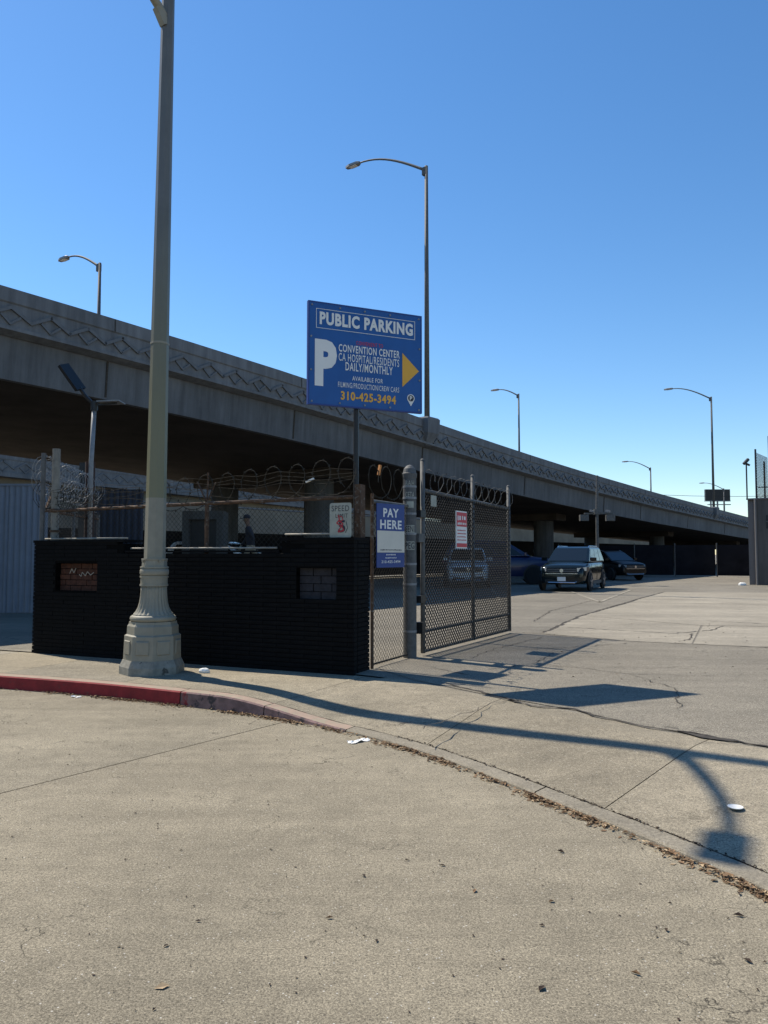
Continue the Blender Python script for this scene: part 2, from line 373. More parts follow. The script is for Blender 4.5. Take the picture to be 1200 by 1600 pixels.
def kh(i):
    x = KERB[i][0]
    if x < -1.75: return .15
    if x > -.35: return .022
    t = (x + 1.75) / 1.4; t = t*t*(3-2*t); return .15 + (.022-.15)*t
def bh(i): return .15 if KERB[i][0] < -1 else .165
def lerp(a, b, t): return a + (b - a) * t
KW = .16
def inner(i):
    k = KERB[i]; b = BACK[i]; d = math.hypot(b[0]-k[0], b[1]-k[1]); t = KW / d
    return (lerp(k[0], b[0], t), lerp(k[1], b[1], t))
# street base with two slabs and an open joint between them
p0 = Vector((-2.57, 5.24)); p1 = Vector((-1.22, 7.07)); jd = (p1 - p0).normalized(); jn = Vector((jd.y, -jd.x))
mb = MB().add([(-40,-30,-.03),(40,-30,-.03),(40,14,-.03),(-40,14,-.03)], [(0,1,2,3)])
street = struct('street', mb, 'dirt')
# the two slabs follow the kerb: split at the kerb sample nearest to the joint line
js = min(range(NK), key=lambda i: abs((Vector(KERB[i]) - p0).dot(jn)))
far_pt = p0 - jd * 16
def slab(poly, z): return MB().add([(p[0], p[1], z) for p in poly], [tuple(range(len(poly)))])
off = jn * .006
polyR = [tuple(far_pt + off)] + [(far_pt.x + 6, -30), (40, -30), (40, -2)] + [KERB[i] for i in range(NK - 1, js, -1)] + [tuple(p0 + jd * ((Vector(KERB[js]) - p0).dot(jd)) + off)]
polyL = [tuple(far_pt - off)] + [tuple(p0 + jd * ((Vector(KERB[js]) - p0).dot(jd)) - off)] + [KERB[i] for i in range(js - 1, -1, -1)] + [(-40, 20), (-40, -12)]
obj('concrete_slab', slab(polyR, 0.0), 'street', street)
obj('concrete_slab', slab(polyL, 0.0), 'street2', street)

# kerb stones
kerb = bpy.data.objects.new('kerb', None); COL.objects.link(kerb); kerb['kind'] = 'structure'
kj = [0]
for tx in (-7.2, -4.9, -2.12, -1.20, -.32, .98, 2.0):
    kj.append(min(range(NK), key=lambda i: abs(KERB[i][0] - tx)))
kj.append(NK - 1)
def kerb_stone(i0, i1):
    face = MB(); top = MB()
    prof = []
    for i in range(i0, i1 + 1):
        k = Vector(KERB[i]); n = (Vector(inner(i)) - k).normalized(); h = kh(i); q = Vector(inner(i))
        if i == i0: d = (Vector(KERB[i+1]) - k).normalized() * .006
        elif i == i1: d = -(k - Vector(KERB[i-1])).normalized() * .006
        else: d = Vector((0, 0))
        k = k + d; q = q + d
        prof.append([(k.x, k.y, -.02), (*(k + n*.008), h - .014 if h > .05 else h*.6), (*(k + n*.022), h), (*(q - n*.006), h + .002), (*(q - n*.006), -.02)])
    m = len(prof[0])
    def strip(a, b):
        mb = MB(); 
        for P in prof: mb.v += P[a:b+1]
        w = b - a + 1
        for i in range(len(prof) - 1):
            for j in range(w - 1): mb.f.append((i*w+j, (i+1)*w+j, (i+1)*w+j+1, i*w+j+1))
        return mb
    return strip(0, 2), strip(2, 4), prof
for a, (i0, i1) in enumerate(zip(kj[:-1], kj[1:])):
    f, t, prof = kerb_stone(i0, i1)
    fm = 'redkerb' if a < 3 else 'pinkkerb' if a < 5 else 'kerb'
    tm = 'kerbtop' if a < 5 else 'kerb'
    s = obj('kerb_stone', f, fm, kerb); obj('stone_top', t, tm, s)

# sidewalk and apron slabs behind the kerb
base = MB()
for i in range(NK): base.v += [(*KERB[i], -.012), (*BACK[i], .10)]
base.f = [(2*i, 2*i+2, 2*i+3, 2*i+1) for i in range(NK - 1)]
walk = struct('sidewalk', base, 'dirt')
wj = [0]
for tx in (-9, -6.3, -4.75, -3.0, -1.20, .24, 1.27, 2.25): wj.append(min(range(NK), key=lambda i: abs(KERB[i][0] - tx)))
wj.append(NK - 1)
for a, (i0, i1) in enumerate(zip(wj[:-1], wj[1:])):
    mb = MB(); W = 7; rnd = random.Random(a)
    for i in range(i0, i1 + 1):
        A = Vector(inner(i)); B = Vector(BACK[i])
        d = Vector((0, 0))
        if i == i0: d = (Vector(KERB[i+1]) - Vector(KERB[i])).normalized() * .004
        if i == i1: d = -(Vector(KERB[i]) - Vector(KERB[i-1])).normalized() * .004
        for j in range(W):
            t = j / (W - 1); p = A.lerp(B, t) + d
            if j == 0: p = p + (B - A).normalized() * (.008 + .006*math.sin(i*1.3))
            mb.v.append((p.x, p.y, lerp(kh(i) + .001, bh(i), min(1, t*1.25))))
    nr = i1 - i0 + 1
    mb.f = [(i*W+j, (i+1)*W+j, (i+1)*W+j+1, i*W+j+1) for i in range(nr - 1) for j in range(W - 1)]
    obj('sidewalk_slab', mb, ('walk', 'walk2')[a % 2] if KERB[i1][0] < 0 else ('apron', 'apron2')[a % 2], walk)

# parking lot: asphalt sheet behind the apron line, with the concrete pad and worn asphalt band
lotp = [BACK[i] for i in range(0, NK)]
poly = [(-60, 16)] + lotp + [(60, -1), (160, 40), (160, 190), (-60, 190)]
lot = struct('parking_lot', slab(poly, LOT - .006), 'lot')
band = [(-.05,9.66),(.34,8.86),(1.09,7.88),(1.75,7.15),(2.13,6.55),(2.86,5.80),(3.55,4.95),(4.3,3.7),(12,3.0),(14,11.0),(5.89,11.87),(4.18,12.64),(2.83,13.96),(2.2,14.3),(1.3,12.6),(.3,11.2),(-.1,10.2)]
obj('asphalt_band', slab(band, LOT), 'asphalt', lot)
pads = [[(2.85,13.98),(4.19,12.67),(4.9,12.33),(6.35,15.5),(4.62,18.05)], [(4.92,12.32),(5.89,11.91),(14,11.05),(17,14.2),(6.38,15.46)], [(6.38,15.52),(17,14.26),(22,19.5),(7.3,22.8),(4.65,18.07)], [(7.32,22.86),(22,19.56),(26,26),(10.68,29.25),(8.3,25.02)]]
for p in pads: obj('concrete_slab', slab(p, LOT + .001), 'pad', lot)
def crackline(mb, pts, w, z, seed, step=.10):
    rnd = random.Random(seed); P = []
    for a, b in zip(pts[:-1], pts[1:]):
        a = Vector(a); b = Vector(b); n = max(2, int((b - a).length / step)); nn = Vector((-(b-a).y, (b-a).x)).normalized()
        for k in range(n): P.append(a.lerp(b, k/n) + nn * rnd.uniform(-.035, .035))
    P.append(Vector(pts[-1])); n = len(P); vs = []
    for i, p in enumerate(P):
        d = (P[min(i+1, n-1)] - P[max(i-1, 0)]).normalized(); q = Vector((-d.y, d.x)); e = w * rnd.uniform(.25, 1.0) * (.3 if i in (0, n-1) else 1)
        vs += [(*(p + q*e/2), z), (*(p - q*e/2), z)]
    mb.add(vs, [(2*i, 2*i+1, 2*i+3, 2*i+2) for i in range(n - 1)])
def zof(x, y): return LOT + .005
mb = MB()
for k, (pts, w) in enumerate([
    ([(.66,8.62),(1.10,7.92),(1.38,7.34),(1.73,7.18),(1.9,6.80),(2.12,6.52),(2.45,6.20),(2.68,5.98),(2.9,5.72),(3.5,5.0)], .042),
    ([(.30,6.36),(.7,6.95),(1.03,7.42),(1.2,7.62)], .018), ([(2.35,6.28),(2.52,6.12),(2.7,5.95)], .11), ([(1.08,7.86),(1.32,7.5)], .07), ([(2.0,10.2),(2.9,9.3),(4.2,9.0)], .015), ([(2.9,9.3),(3.1,8.2),(2.7,7.1)], .014), ([(1.3,9.6),(2.0,10.2),(2.5,11.3)], .016),
    ([(3.58,15.18),(5.2,13.96),(6.14,14.54),(6.78,15.45)], .04), ([(4.81,12.64),(5.21,13.12),(5.54,13.96)], .04), ([(6.89,16.63),(7.88,15.87),(12,15.6)], .05),
    ([(1.18,10.57),(1.51,11.4),(2.78,13.42)], .022), ([(.49,9.97),(.99,9.19)], .02), ([(1.51,11.4),(2.9,11.9),(4.2,12.6)], .02),
    ([(2.9,14.1),(4.6,18.0),(8.3,25.0),(10.6,29.2)], .09), ([(3.2,16.5),(4.2,19.5),(6.5,24)], .03), ([(2.2,14.4),(4.1,12.7),(5.9,11.9),(13.9,11.05)], .03), ([(9,20),(12,18.5),(17,18)], .05)]):
    crackline(mb, pts, w, LOT + .006, k)
obj('pavement_crack', mb, 'crack', lot)['kind'] = 'stuff'
def paint(a, b, w=.1):
    a = Vector(a); b = Vector(b); q = Vector((-(b-a).y, (b-a).x)).normalized() * w/2
    obj('parking_line', slab([a+q, a-q, b-q, b+q], LOT + .004), 'paint_line', lot)
paint((7.73,34.5), (6.45,23.03)); paint((6.45,23.1), (9.85,30.81)); paint((4.6,33), (3.6,24)); 

TER = .93
terrace = struct('raised_terrace', MB().box(-7.6, 20, 0, -1.9, 28.2, TER).box(-8.6, 28.2, 0, -1.9, 31.5, TER - .28), 'lot')

# ------------------------------------------------------------------ freeway overpass
U = Vector((.6076, .7943)); NV = Vector((.7943, -.6076)); C0 = 20.0
TOPZ = [(-60,9.3),(-10,8.95),(9.6,8.66),(14.2,8.56),(19,8.40),(24.7,8.13),(30,7.82),(37.8,7.40),(46.5,7.02),(62.9,6.50),(93.3,5.80),(130,5.2),(200,4.6)]
def zt(s):
    for (a, za), (b, zb) in zip(TOPZ[:-1], TOPZ[1:]):
        if s <= b: return lerp(za, zb, (s - a) / (b - a))
    return TOPZ[-1][1]
K = .9
def ZK(z): return 1.6 + (z - 1.6) * K
def OP(s, w, z): p = (U * s - NV * (C0 + w)) * K; return (p.x, p.y, ZK(z))
def sweep(prof, s0=-45, s1=190, step=4.0, close=True):
    mb = MB(); n = int((s1 - s0) / step) + 1; m = len(prof)
    for i in range(n):
        s = lerp(s0, s1, i / (n - 1)); z = zt(s)
        mb.v += [OP(s, w, z + dz) for w, dz in prof]
    for i in range(n - 1):
        for j in range(m if close else m - 1):
            q = (j + 1) % m; mb.f.append((i*m+j, i*m+q, (i+1)*m+q, (i+1)*m+j))
    if close: mb.f += [tuple(range(m))[::-1], tuple((n-1)*m + k for k in range(m))]
    return mb
ov = thing('freeway_overpass', 'long grey concrete freeway overpass with zigzag relief crossing above the parking lot', 'overpass', OP(40, 12, 0))
def ovp(name, mb, m, **k): return obj(name, mb, m, ov, world=True, **k)
ovp('parapet_cap', sweep([(0,0),(.30,0),(.30,-.40),(.03,-.40),(0,-.37)]), 'fascia')
para = ovp('parapet_panel', sweep([(.045,-.40),(.29,-.40),(.29,-1.04),(.045,-1.04)]), 'fascia')
ovp('deck_ledge', sweep([(-.03,-1.04),(.5,-1.04),(.5,-1.16),(.30,-1.22),(-.03,-1.13)]), 'fascia')
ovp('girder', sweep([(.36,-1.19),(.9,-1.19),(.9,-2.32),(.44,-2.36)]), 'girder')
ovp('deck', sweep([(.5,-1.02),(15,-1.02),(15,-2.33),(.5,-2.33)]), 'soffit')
ovp('far_parapet', sweep([(14.7,-.02),(15,-.02),(15,-1.02),(14.7,-1.02)]), 'fascia')
# zigzag relief: one raised motif per period
T = 1.12
zz = MB()
def ribbon(mb, pts, w, d):
    n = len(pts)
    for (a, b) in zip(pts[:-1], pts[1:]):
        a = Vector(a); b = Vector(b); t = (b - a).normalized(); q = Vector((-t.y, t.x)) * w/2; e = t * w * .35
        A = [a - e + q, a - e - q, b + e - q, b + e + q]
        mb.add([(p.x, 0, p.y) for p in A] + [(p.x, -d, p.y) for p in A], [(4,5,6,7),(0,1,5,4),(1,2,6,5),(2,3,7,6),(3,0,4,7)])
ribbon(zz, [(0,-.33),(.28*2,-.03),(T,-.33)], .085, .07)
ribbon(zz, [(.30,-.26),(.56,-.47),(.82,-.26)], .055, .055)
zme = bpy.data.meshes.new('zigzag_rib'); zme.from_pydata(zz.v, [], zz.f); zme.materials.append(MT['rib'])
rotu = math.atan2(U.y, U.x)
inv = Matrix.Translation(ov.location).inverted()
for k in range(112):
    s = 1.5 + k * T; z = zt(s + T/2) - .48
    o = bpy.data.objects.new('zigzag_rib', zme); COL.objects.link(o); o.parent = ov
    slope = (zt(s + T) - zt(s)) / T
    o.matrix_parent_inverse = inv; o.location = OP(s, .045, z); o.rotation_euler = (0, -math.atan(slope), rotu); o.scale = (K, K, K)
# construction joints on the girder and parapet
for s in (6.5, 13, 21, 29.6, 40, 52, 59.5, 72, 85):
    a = OP(s, .352, zt(s) - 1.24); b = OP(s, .43, zt(s) - 2.30); mbj = MB().bar(a, b, .05, .03, up=(-NV.x, -NV.y, 0)); ovp('girder_joint', mbj, 'crack')
    a = OP(s, -.004, zt(s) - .02); b = OP(s, -.004, zt(s) - .38); ovp('parapet_joint', MB().bar(a, b, .02, .02, up=(-NV.x, -NV.y, 0)), 'crack')
for s in (2.8, 27.5, 52, 77.5, 105, 132):
    for w in (5.0, 11.8):
        x, y, _ = OP(s, w, 0); zc = zt(s) - 2.33
        mb = MB().loft([[(x + .65*math.cos(a), y + .65*math.sin(a), z) for a in [2*math.pi*k/20 for k in range(20)]] for z in (LOT, ZK(zc))])
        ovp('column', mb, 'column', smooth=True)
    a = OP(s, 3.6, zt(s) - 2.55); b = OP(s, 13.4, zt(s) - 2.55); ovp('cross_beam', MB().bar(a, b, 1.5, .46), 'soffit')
for s in (29.6, 79.8):                                   # lamp pedestals standing out from the parapet
    x, y, z = OP(s, .1, zt(s))
    e = Vector((U.x, U.y, 0)); f = Vector((-NV.x, -NV.y, 0)); c = Vector((x, y, 0)); mb = MB()
    def rg(h, hw, out): return [c + e*a*hw + f*b + Vector((0,0,h)) for a, b in ((-1,-out),(1,-out),(1,.22),(-1,.22))]
    mb.loft([rg(z - 1.05, .18, .05), rg(z - .55, .42, .34), rg(z + .05, .45, .36), rg(z + .12, .40, .30)])
    ovp('lamp_pedestal', mb, 'fascia')

# freeway lamps
def freeway_lamp(label, s, w, zb, h, arm, thick=.11, sensor=False):
    x, y, _ = OP(s, w, 0); t = thing('freeway_lamp', label, 'street lamp', (x, y, ZK(zb)), math.atan2(-NV.y, -NV.x), 'lamps along the freeway'); t.scale = (K, K, K)
    obj('pole', MB().tube([(0,0,0),(0,0,h)], [thick, thick*.62], 12), 'galv_dark', t, smooth=True)
    obj('base_plate', MB().box(-.2,-.2,0,.2,.2,.04), 'galv_dark', t)
    pts = []
    for k in range(13):
        q = k / 12; pts.append((arm*q, 0, h - .22 + .40*arm*math.sin(q*math.pi/2)))
    obj('arm', MB().tube(pts, [.07 - .03*k/12 for k in range(13)], 8), 'galv_dark', t, smooth=True)
    obj('arm_bracket', MB().box(-.02,-.09,h-.42,.2,.09,h-.05), 'galv_dark', t)
    e = pts[-1]; hd = MB().loft([[(e[0]+a, b*wd, e[2]+c) for b, c in ((-1,-.05),(1,-.05),(1,.06),(.5,.11*hh),(-.5,.11*hh),(-1,.06))] for a, wd, hh in ((-.1,.07,.7),(.05,.16,1),(.5,.17,1),(.78,.09,.6))])
    lh = obj('luminaire', hd, 'galv', t); obj('lens', MB().box(e[0]+.12,-.11,e[2]-.075,e[0]+.55,.11,e[2]-.048), 'white', lh)
    if sensor:
        obj('sensor_arm', MB().bar((.1,0,1.7),(.55,0,1.7),.05,.05), 'galv_dark', t)
        obj('traffic_sensor', MB().loft([[(.75 + dx*r, dy*r, z) for dx, dy in ((1,0),(.5,.8),(-.5,.8),(-1,0),(-.5,-.8),(.5,-.8))] for z, r in ((1.35,.07),(1.5,.11),(1.75,.13),(2.05,.2),(2.3,.16),(2.4,.06))]), 'dirtywhite', t)
    return t
freeway_lamp('tallest freeway lamp on the parapet pedestal just right of the blue parking sign', 29.6, .1, zt(29.6) + .12, 12.15, 4.2, .13)
freeway_lamp('tall freeway lamp on a parapet pedestal in front of the distant billboard', 79.8, .1, zt(79.8) + .12, 11.0, 3.8, .13)
freeway_lamp('freeway lamp at far left with a pale sensor low on its pole', 21.8, 15, 7.3, 9.2, 3.1, .12, True)
freeway_lamp('slim freeway lamp rising alone behind the middle of the parapet', 67.6, 15, 5.4, 12.0, 2.3, .12)
freeway_lamp('small distant freeway lamp between the two taller right hand lamps', 106.5, 15, 4.4, 9.2, 3.2, .13)
freeway_lamp('tiny farthest freeway lamp whose arm shows above the billboard', 146, 15, 4.0, 9.4, 3.4, .13)

# lower ramp behind the overpass
rd = Vector((.43, .903)).normalized(); rn = Vector((rd.y, -rd.x))
def RP(t, w, z): p = Vector((-26, 52)) + rd * t - rn * w; return (p.x, p.y, z)
ramp = thing('background_ramp', 'paler concrete ramp with zigzag parapet seen beneath and beyond the overpass', 'ramp', RP(10, 3, 0))
def rpp(name, prof, m, t0=-40, t1=75):
    mb = MB(); k = len(prof)
    for t in (t0, t1): mb.v += [RP(t, w, z) for w, z in prof]
    mb.f = [(j, (j+1) % k, (j+1) % k + k, j + k) for j in range(k)] + [tuple(range(k))[::-1], tuple(range(k, 2*k))]
    return obj(name, mb, m, ramp, world=True)
rpp('parapet_cap', [(0,8.6),(.3,8.6),(.3,8.1),(0,8.1)], 'fascia')
rpp('parapet_panel', [(.05,8.1),(.3,8.1),(.3,7.2),(.05,7.2)], 'fascia')
rpp('deck', [(-.1,7.2),(9,7.2),(9,6.9),(-.1,6.9)], 'fascia')
rpp('girder', [(.8,6.9),(8,6.9),(8,4.6),(.8,4.6)], 'backwall')
zz2 = MB(); ribbon(zz2, [(0,-.55),(.9,-.05),(1.8,-.55)], .11, .06); ribbon(zz2, [(.45,-.42),(.9,-.75),(1.35,-.42)], .07, .05)
z2 = bpy.data.meshes.new('zigzag_rib'); z2.from_pydata(zz2.v, [], zz2.f); z2.materials.append(MT['rib'])
inv2 = Matrix.Translation(ramp.location).inverted()
for k in range(30):
    o = bpy.data.objects.new('zigzag_rib', z2); COL.objects.link(o); o.parent = ramp; o.matrix_parent_inverse = inv2
    o.location = RP(-8 + k*1.8, .05, 8.03); o.rotation_euler = (0, 0, math.atan2(rd.y, rd.x))
for t, hw in ((5.2, 2.5), (34, 2.2), (58, 2.2)):
    mb = MB(); a = [RP(t - hw, 1.2, 0), RP(t + hw, 1.2, 0), RP(t + hw, 3, 0), RP(t - hw, 3, 0)]; b = [RP(t - hw*1.15, 1.0, 6.0), RP(t + hw*1.15, 1.0, 6.0), RP(t + hw*1.15, 3.2, 6.0), RP(t - hw*1.15, 3.2, 6.0)]
    mb.loft([a, b]); obj('pier', mb, 'pale_pier', ramp, world=True)

# ------------------------------------------------------------------ right-hand building with roof fence
b = thing('grey_building', 'dark grey stucco building at the right edge with a barred window', 'building', (17.15, 36.2, LOT), R(-36))
obj('wall', MB().box(.28, 0, 0, 14, 16, 4.0), 'wallgrey', b)
obj('corner_strip', MB().box(0, .12, 0, .28, 15, 3.98), 'wallpale', b)
obj('drain_pipe', MB().tube([(.36,-.07,0),(.36,-.07,4.0)], .05, 8), 'wallpale', b)
obj('parapet_coping', MB().box(-.03, -.05, 4.0, 14, 16, 4.06), 'wallpale', b)
w = obj('window', MB().box(.8, -.012, 2.62, 2.2, .03, 3.25), 'black', b)
for k in range(6): obj('window_bar', MB().bar((.9 + k*.22, -.04, 2.62), (.9 + k*.22, -.04, 3.25), .03, .03), 'galv_dark', w)
obj('window_rail', MB().bar((.8,-.045,2.95),(2.2,-.045,2.95),.03,.04), 'galv_dark', w)
rf = thing('roof_fence', 'chain link ball fence on tall posts standing on the grey building roof', 'fence', (17.6, 36.6, LOT + 4.06))
for i, (x, y, h) in enumerate([(.2,0,2.4),(.75,-.2,3.0),(1.4,1.6,2.0),(2.4,3.0,1.6)]):
    obj('post', MB().tube([(x,y,0),(x,y,h)], .045, 8), 'black', rf)
obj('top_rail', MB().tube([(.75,-.2,2.98),(6,-.6,3.3)], .04, 6), 'black', rf)
for z in (.55, 1.6, 2.15): obj('rail', MB().tube([(.2 if z < 1 else .75,-.2,z),(6,-.4,z + .12)], .025, 6), 'black', rf)
m_ = chainlink(2.6, 2.2, .09, .006); o = obj('chain_link_mesh', m_, 'wire', rf); o.rotation_euler = (0, 0, R(52)); o.location = (.2, 0, .05); o['kind'] = 'stuff'
sc = thing('roof_camera', 'small black security camera on a thin pole at the building roof corner', 'camera', (17.35, 36.6, LOT + 4.06))
obj('pole', MB().tube([(0,0,0),(0,0,1.75)], .035, 8), 'black', sc)
obj('camera_head', MB().bar((-.14,-.05,1.68),(.1,0,1.92),.12,.12), 'black', sc); obj('camera_bracket', MB().bar((.0,0,1.7),(.16,0,1.62),.08,.08), 'black', sc)
tag(obj('concrete_lump', bevel(obj('x', MB(), 'white'), .01).data and MB().loft([[(16.55 + r*math.cos(a)*1.4, 35.6 + r*math.sin(a), z) for a in [k*math.pi/4 for k in range(8)]] for z, r in ((LOT,.14),(LOT+.08,.13),(LOT+.13,.07))]), 'paper'), 'pale lump of concrete on the ground at the grey building corner', 'rubble')
bpy.data.objects.remove(bpy.data.objects['x'], do_unlink=True)

# billboard and cable far behind
bb = thing('billboard', 'dark distant billboard on pale legs behind the freeway parapet', 'billboard', (65.4, 150, 0))
obj('panel', MB().box(-2.4, 0, 12.1, 2.4, .6, 14.3), 'black', bb); obj('panel_frame', MB().box(-2.5,-.05,11.95,2.5,.62,12.08), 'galv', bb)
for x in (-1.3, .0, 1.3): obj('leg', MB().bar((x,.3,0),(x,.3,12),.25,.25), 'galv', bb)
obj('catwalk', MB().box(-2.2,-.7,11.2,2.2,-.1,11.35), 'galv', bb)
cb = MB(); cb.tube([(20,110,12.2 - .8*math.sin(math.pi*k/16) if False else 12.4 - 1.2*math.sin(math.pi*k/16)) if False else (20 + 55*k/16, 110, 11.6 - 1.4*math.sin(math.pi*k/16) - .6*k/16) for k in range(17)], .03, 5)
tag(obj('overhead_cable', cb, 'black'), 'thin black cable strung across the sky behind the right hand lamps', 'cable')

# dim things under the overpass
sf = thing('screened_fence', 'dark screened fence with pale posts under the right part of the overpass', 'fence', (12, 53, LOT))
sd = Vector((30, -13)).normalized(); 
for k in range(11):
    a = Vector((0,0)) + sd * k * 2.5
    obj('post', MB().tube([(a.x, a.y-.08, 0),(a.x, a.y-.08, 2.15)], .04, 8), 'galv_dark', sf)
    bq = a + sd*2.44; obj('screen_panel', MB().bar((a.x + .05, a.y, 1.05),(bq.x, bq.y, 1.05), .03, 1.95), 'screen', sf)
bw = thing('dark_backdrop', 'added tall dark backdrop panels at the back of the space under the overpass', 'fence', OP(60, 14, LOT))  # backdrop added to keep the space under the deck dark
for k in range(44):
    s = 14 + k*2.6; a = OP(s, 14, 1.45); c = OP(s + 2.56, 14, 1.45)
    obj('backdrop_panel', MB().bar(a, c, .06, 2.5), 'screen', bw, world=True)
rw = thing('backdrop_wall', 'added pale backdrop wall hiding the sky beyond the overpass columns', 'wall', OP(60, 34, 0))  # added to block the bright sky showing under the soffit
obj('backdrop_face', MB().bar(OP(30,40,2.6), OP(190,40,2.6), .4, 6.6), 'backwall', rw, world=True)
obj('backdrop_coping', MB().bar(OP(30,40,6.4), OP(190,40,6.4), .5, .14), 'fascia', rw, world=True)
for k, (lab, s, w, z) in enumerate([('lit tube lamp under the overpass left of the camera mast', 55, 9, 4.25), ('lit tube lamp under the overpass right of the camera mast', 61, 9.5, 4.0)]):
    x, y, _ = OP(s, w, 0); t = thing('tube_lamp', lab, 'lamp', (x, y, z), 0, 'lit lamps under the overpass')
    obj('housing', MB().box(-.35,-.08,0,.35,.08,.08), 'galv_dark', t); obj('tube', MB().tube([(-.16,0,-.04),(.16,0,-.04)], .035, 8), 'glow', t); obj('hanger', MB().bar((0,0,.08),(0,0,.5),.03,.03), 'galv_dark', t)
# camera mast
cm = thing('camera_mast', 'slim steel mast with flood lights and cameras behind the dark green car', 'mast', (10.05, 36.2, LOT))
obj('pole', MB().tube([(0,0,0),(0,0,3.2),(.04,0,5.15)], [.075,.07,.055], 10), 'galv_dark', cm)
obj('cross_arm', MB().bar((-.6,0,3.35),(.75,0,3.35),.07,.07), 'galv_dark', cm)
obj('junction_box', MB().box(-.14,-.12,3.3,.12,.1,3.55), 'galv_dark', cm)
for x in (-.62, .62):
    f = obj('flood_light', MB().box(x-.2,-.14,3.0,x+.2,.10,3.29), 'galv_dark', cm)
    for z in (3.07, 3.2): obj('lens', MB().box(x-.15,-.152,z-.04,x+.15,-.142,z+.04), 'galv_dark', f)
for x in (-.35, .4): obj('camera', MB().bar((x,-.05,3.48),(x + .16,-.2,3.43),.09,.09), 'galv', cm)

# ------------------------------------------------------------------ left: corrugated fence, sheet fence with shade in its colour, booth
cf = thing('corrugated_fence', 'tall blue grey corrugated metal fence at the far left edge', 'fence', (-13.2, 18.95, LOT))
def corr(L, H, per=.1, d=.03):
    mb = MB(); n = int(L / per * 4)
    for i in range(n + 1):
        y = (0, -d, -d, 0)[i % 4]; x = L * i / n
        mb.v += [(x, y, 0), (x, y, H)]
    mb.f = [(2*i, 2*i+2, 2*i+3, 2*i+1) for i in range(n)]
    return mb
for k in range(5): o = obj('sheet', corr(.98, 3.12, .14), 'corr', cf); o.location = (k*.98, .012*(k % 2), 0)
obj('top_trim', MB().box(0,-.05,3.12,4.9,.03,3.17), 'corr', cf)
nf = thing('shaded_sheet_fence', 'sheet metal fence coloured dark navy for shade seen through the chain link left of the lamp', 'fence', (-9.25, 24.5, LOT))
for k in range(2): o = obj('sheet', corr(.78, 3.5, .2), 'navy', nf); o.location = (k*.78, 0, 0)
bo = thing('entry_booth', 'small grey framed booth with a dark opening behind the rusty fence post', 'booth', (-7.1, 27, TER))
obj('frame', MB().box(0,0,0,.22,1.0,2.2).box(1.2,0,0,1.42,1.0,2.2).box(.22,0,1.9,1.2,1.0,2.2), 'column', bo)
obj('opening', MB().box(.22,.3,0,1.2,.95,1.9), 'black', bo)  # solid black box stands in for the shaded inside

# ------------------------------------------------------------------ black brick wall
WA = Vector((.914, -.405)).normalized(); WB = Vector((-WA.y, WA.x)); W0 = Vector((-5.19, 11.41)); WL = 5.28; WT = .45
wrz = math.atan2(WA.y, WA.x)
wall = thing('brick_wall', 'low black painted brick wall with two recessed openings behind the lamp post', 'wall', (W0.x, W0.y, .15), wrz)
CH = .0565; BL = .40
def wtop(x): return 1.63 if (x < 1.72 or x > 4.24) else 1.48
NI = [(.43, 1.23, .92, 1.32), (4.48, 5.04, .89, 1.28)]
def in_niche(x0, x1, z0, z1): return any(x1 > a + .01 and x0 < b - .01 and z1 > c + .01 and z0 < d - .01 for a, b, c, d in NI)
core = MB()
core.box(.02, .13, -.1, WL - .014, WT - .014, 1.46).box(.02,.13,1.46,1.70,WT-.014,1.60).box(4.26,.13,1.46,WL-.014,WT-.014,1.60)
xs = [.02,.43,1.23,1.70,4.26,4.48,5.04,WL-.014]; zs = [-.1,.89,.92,1.28,1.32,1.46,1.60]
for xa, xb in zip(xs[:-1], xs[1:]):
    for za, zb in zip(zs[:-1], zs[1:]):
        if in_niche(xa, xb, za, zb): continue
        if za >= 1.459 and 1.69 < xa < 4.2: continue
        core.box(xa, .008, za, xb, .13, zb)
obj('wall_core', core, 'mortar', wall)
bm_cache = {}
def brick_mesh(L, D):
    key = (round(L, 3), round(D, 3))
    if key not in bm_cache:
        c = .003; x0, x1, y0, y1, z0, z1 = 0, L, 0, D, 0, CH - .008
        fr = [(x0+c,y0,z0+c),(x1-c,y0,z0+c),(x1-c,y0,z1-c),(x0+c,y0,z1-c)]
        bk = [(x0,y0+c,z0),(x1,y0+c,z0),(x1,y0+c,z1),(x0,y0+c,z1)]; en = [(p[0], y1, p[2]) for p in bk]
        me = bpy.data.meshes.new('brick'); me.from_pydata(fr + bk + en, [], [(0,1,2,3)] + [(k+4,(k+1)%4+4,(k+1)%4,k) for k in range(4)] + [(k+8,(k+1)%4+8,(k+1)%4+4,k+4) for k in range(4)] + [(11,10,9,8)])
        me.materials.append(MT['brick']); bm_cache[key] = me
    return bm_cache[key]
rnd = random.Random(3); bricks = []
for r in range(29):
    z = r * CH; x = -(.5 if r % 2 else 0) * BL
    while x < WL:
        x0 = max(0, x); x1 = min(WL, x + BL - .004); x += BL
        segs = [(x0, x1)]
        for a, b_, c, d in NI:
            if z + CH > c + .02 and z < d - .02:
                ns = []
                for p, q in segs:
                    if q <= a or p >= b_: ns.append((p, q)); continue
                    if p < a - .03: ns.append((p, a))
                    if q > b_ + .03: ns.append((b_, q))
                segs = ns
        for p, q in segs:
            if q - p < .03: continue
            if z + CH > min(wtop(p + .01), wtop(q - .01)) + .012: continue
            bricks.append((round(p, 3), round(q, 3), z))
bricks.sort(key=lambda t: -t[0])
rest = MB()
for i, (p, q, z) in enumerate(bricks):
    dy = rnd.uniform(-.003, .004)
    if i < 246:
        o = bpy.data.objects.new('brick', brick_mesh(q - p, .10)); COL.objects.link(o); o.parent = wall; o.location = (p, dy, z)
    else: rest.box(p, dy, z, q, dy + .10, z + CH - .008)
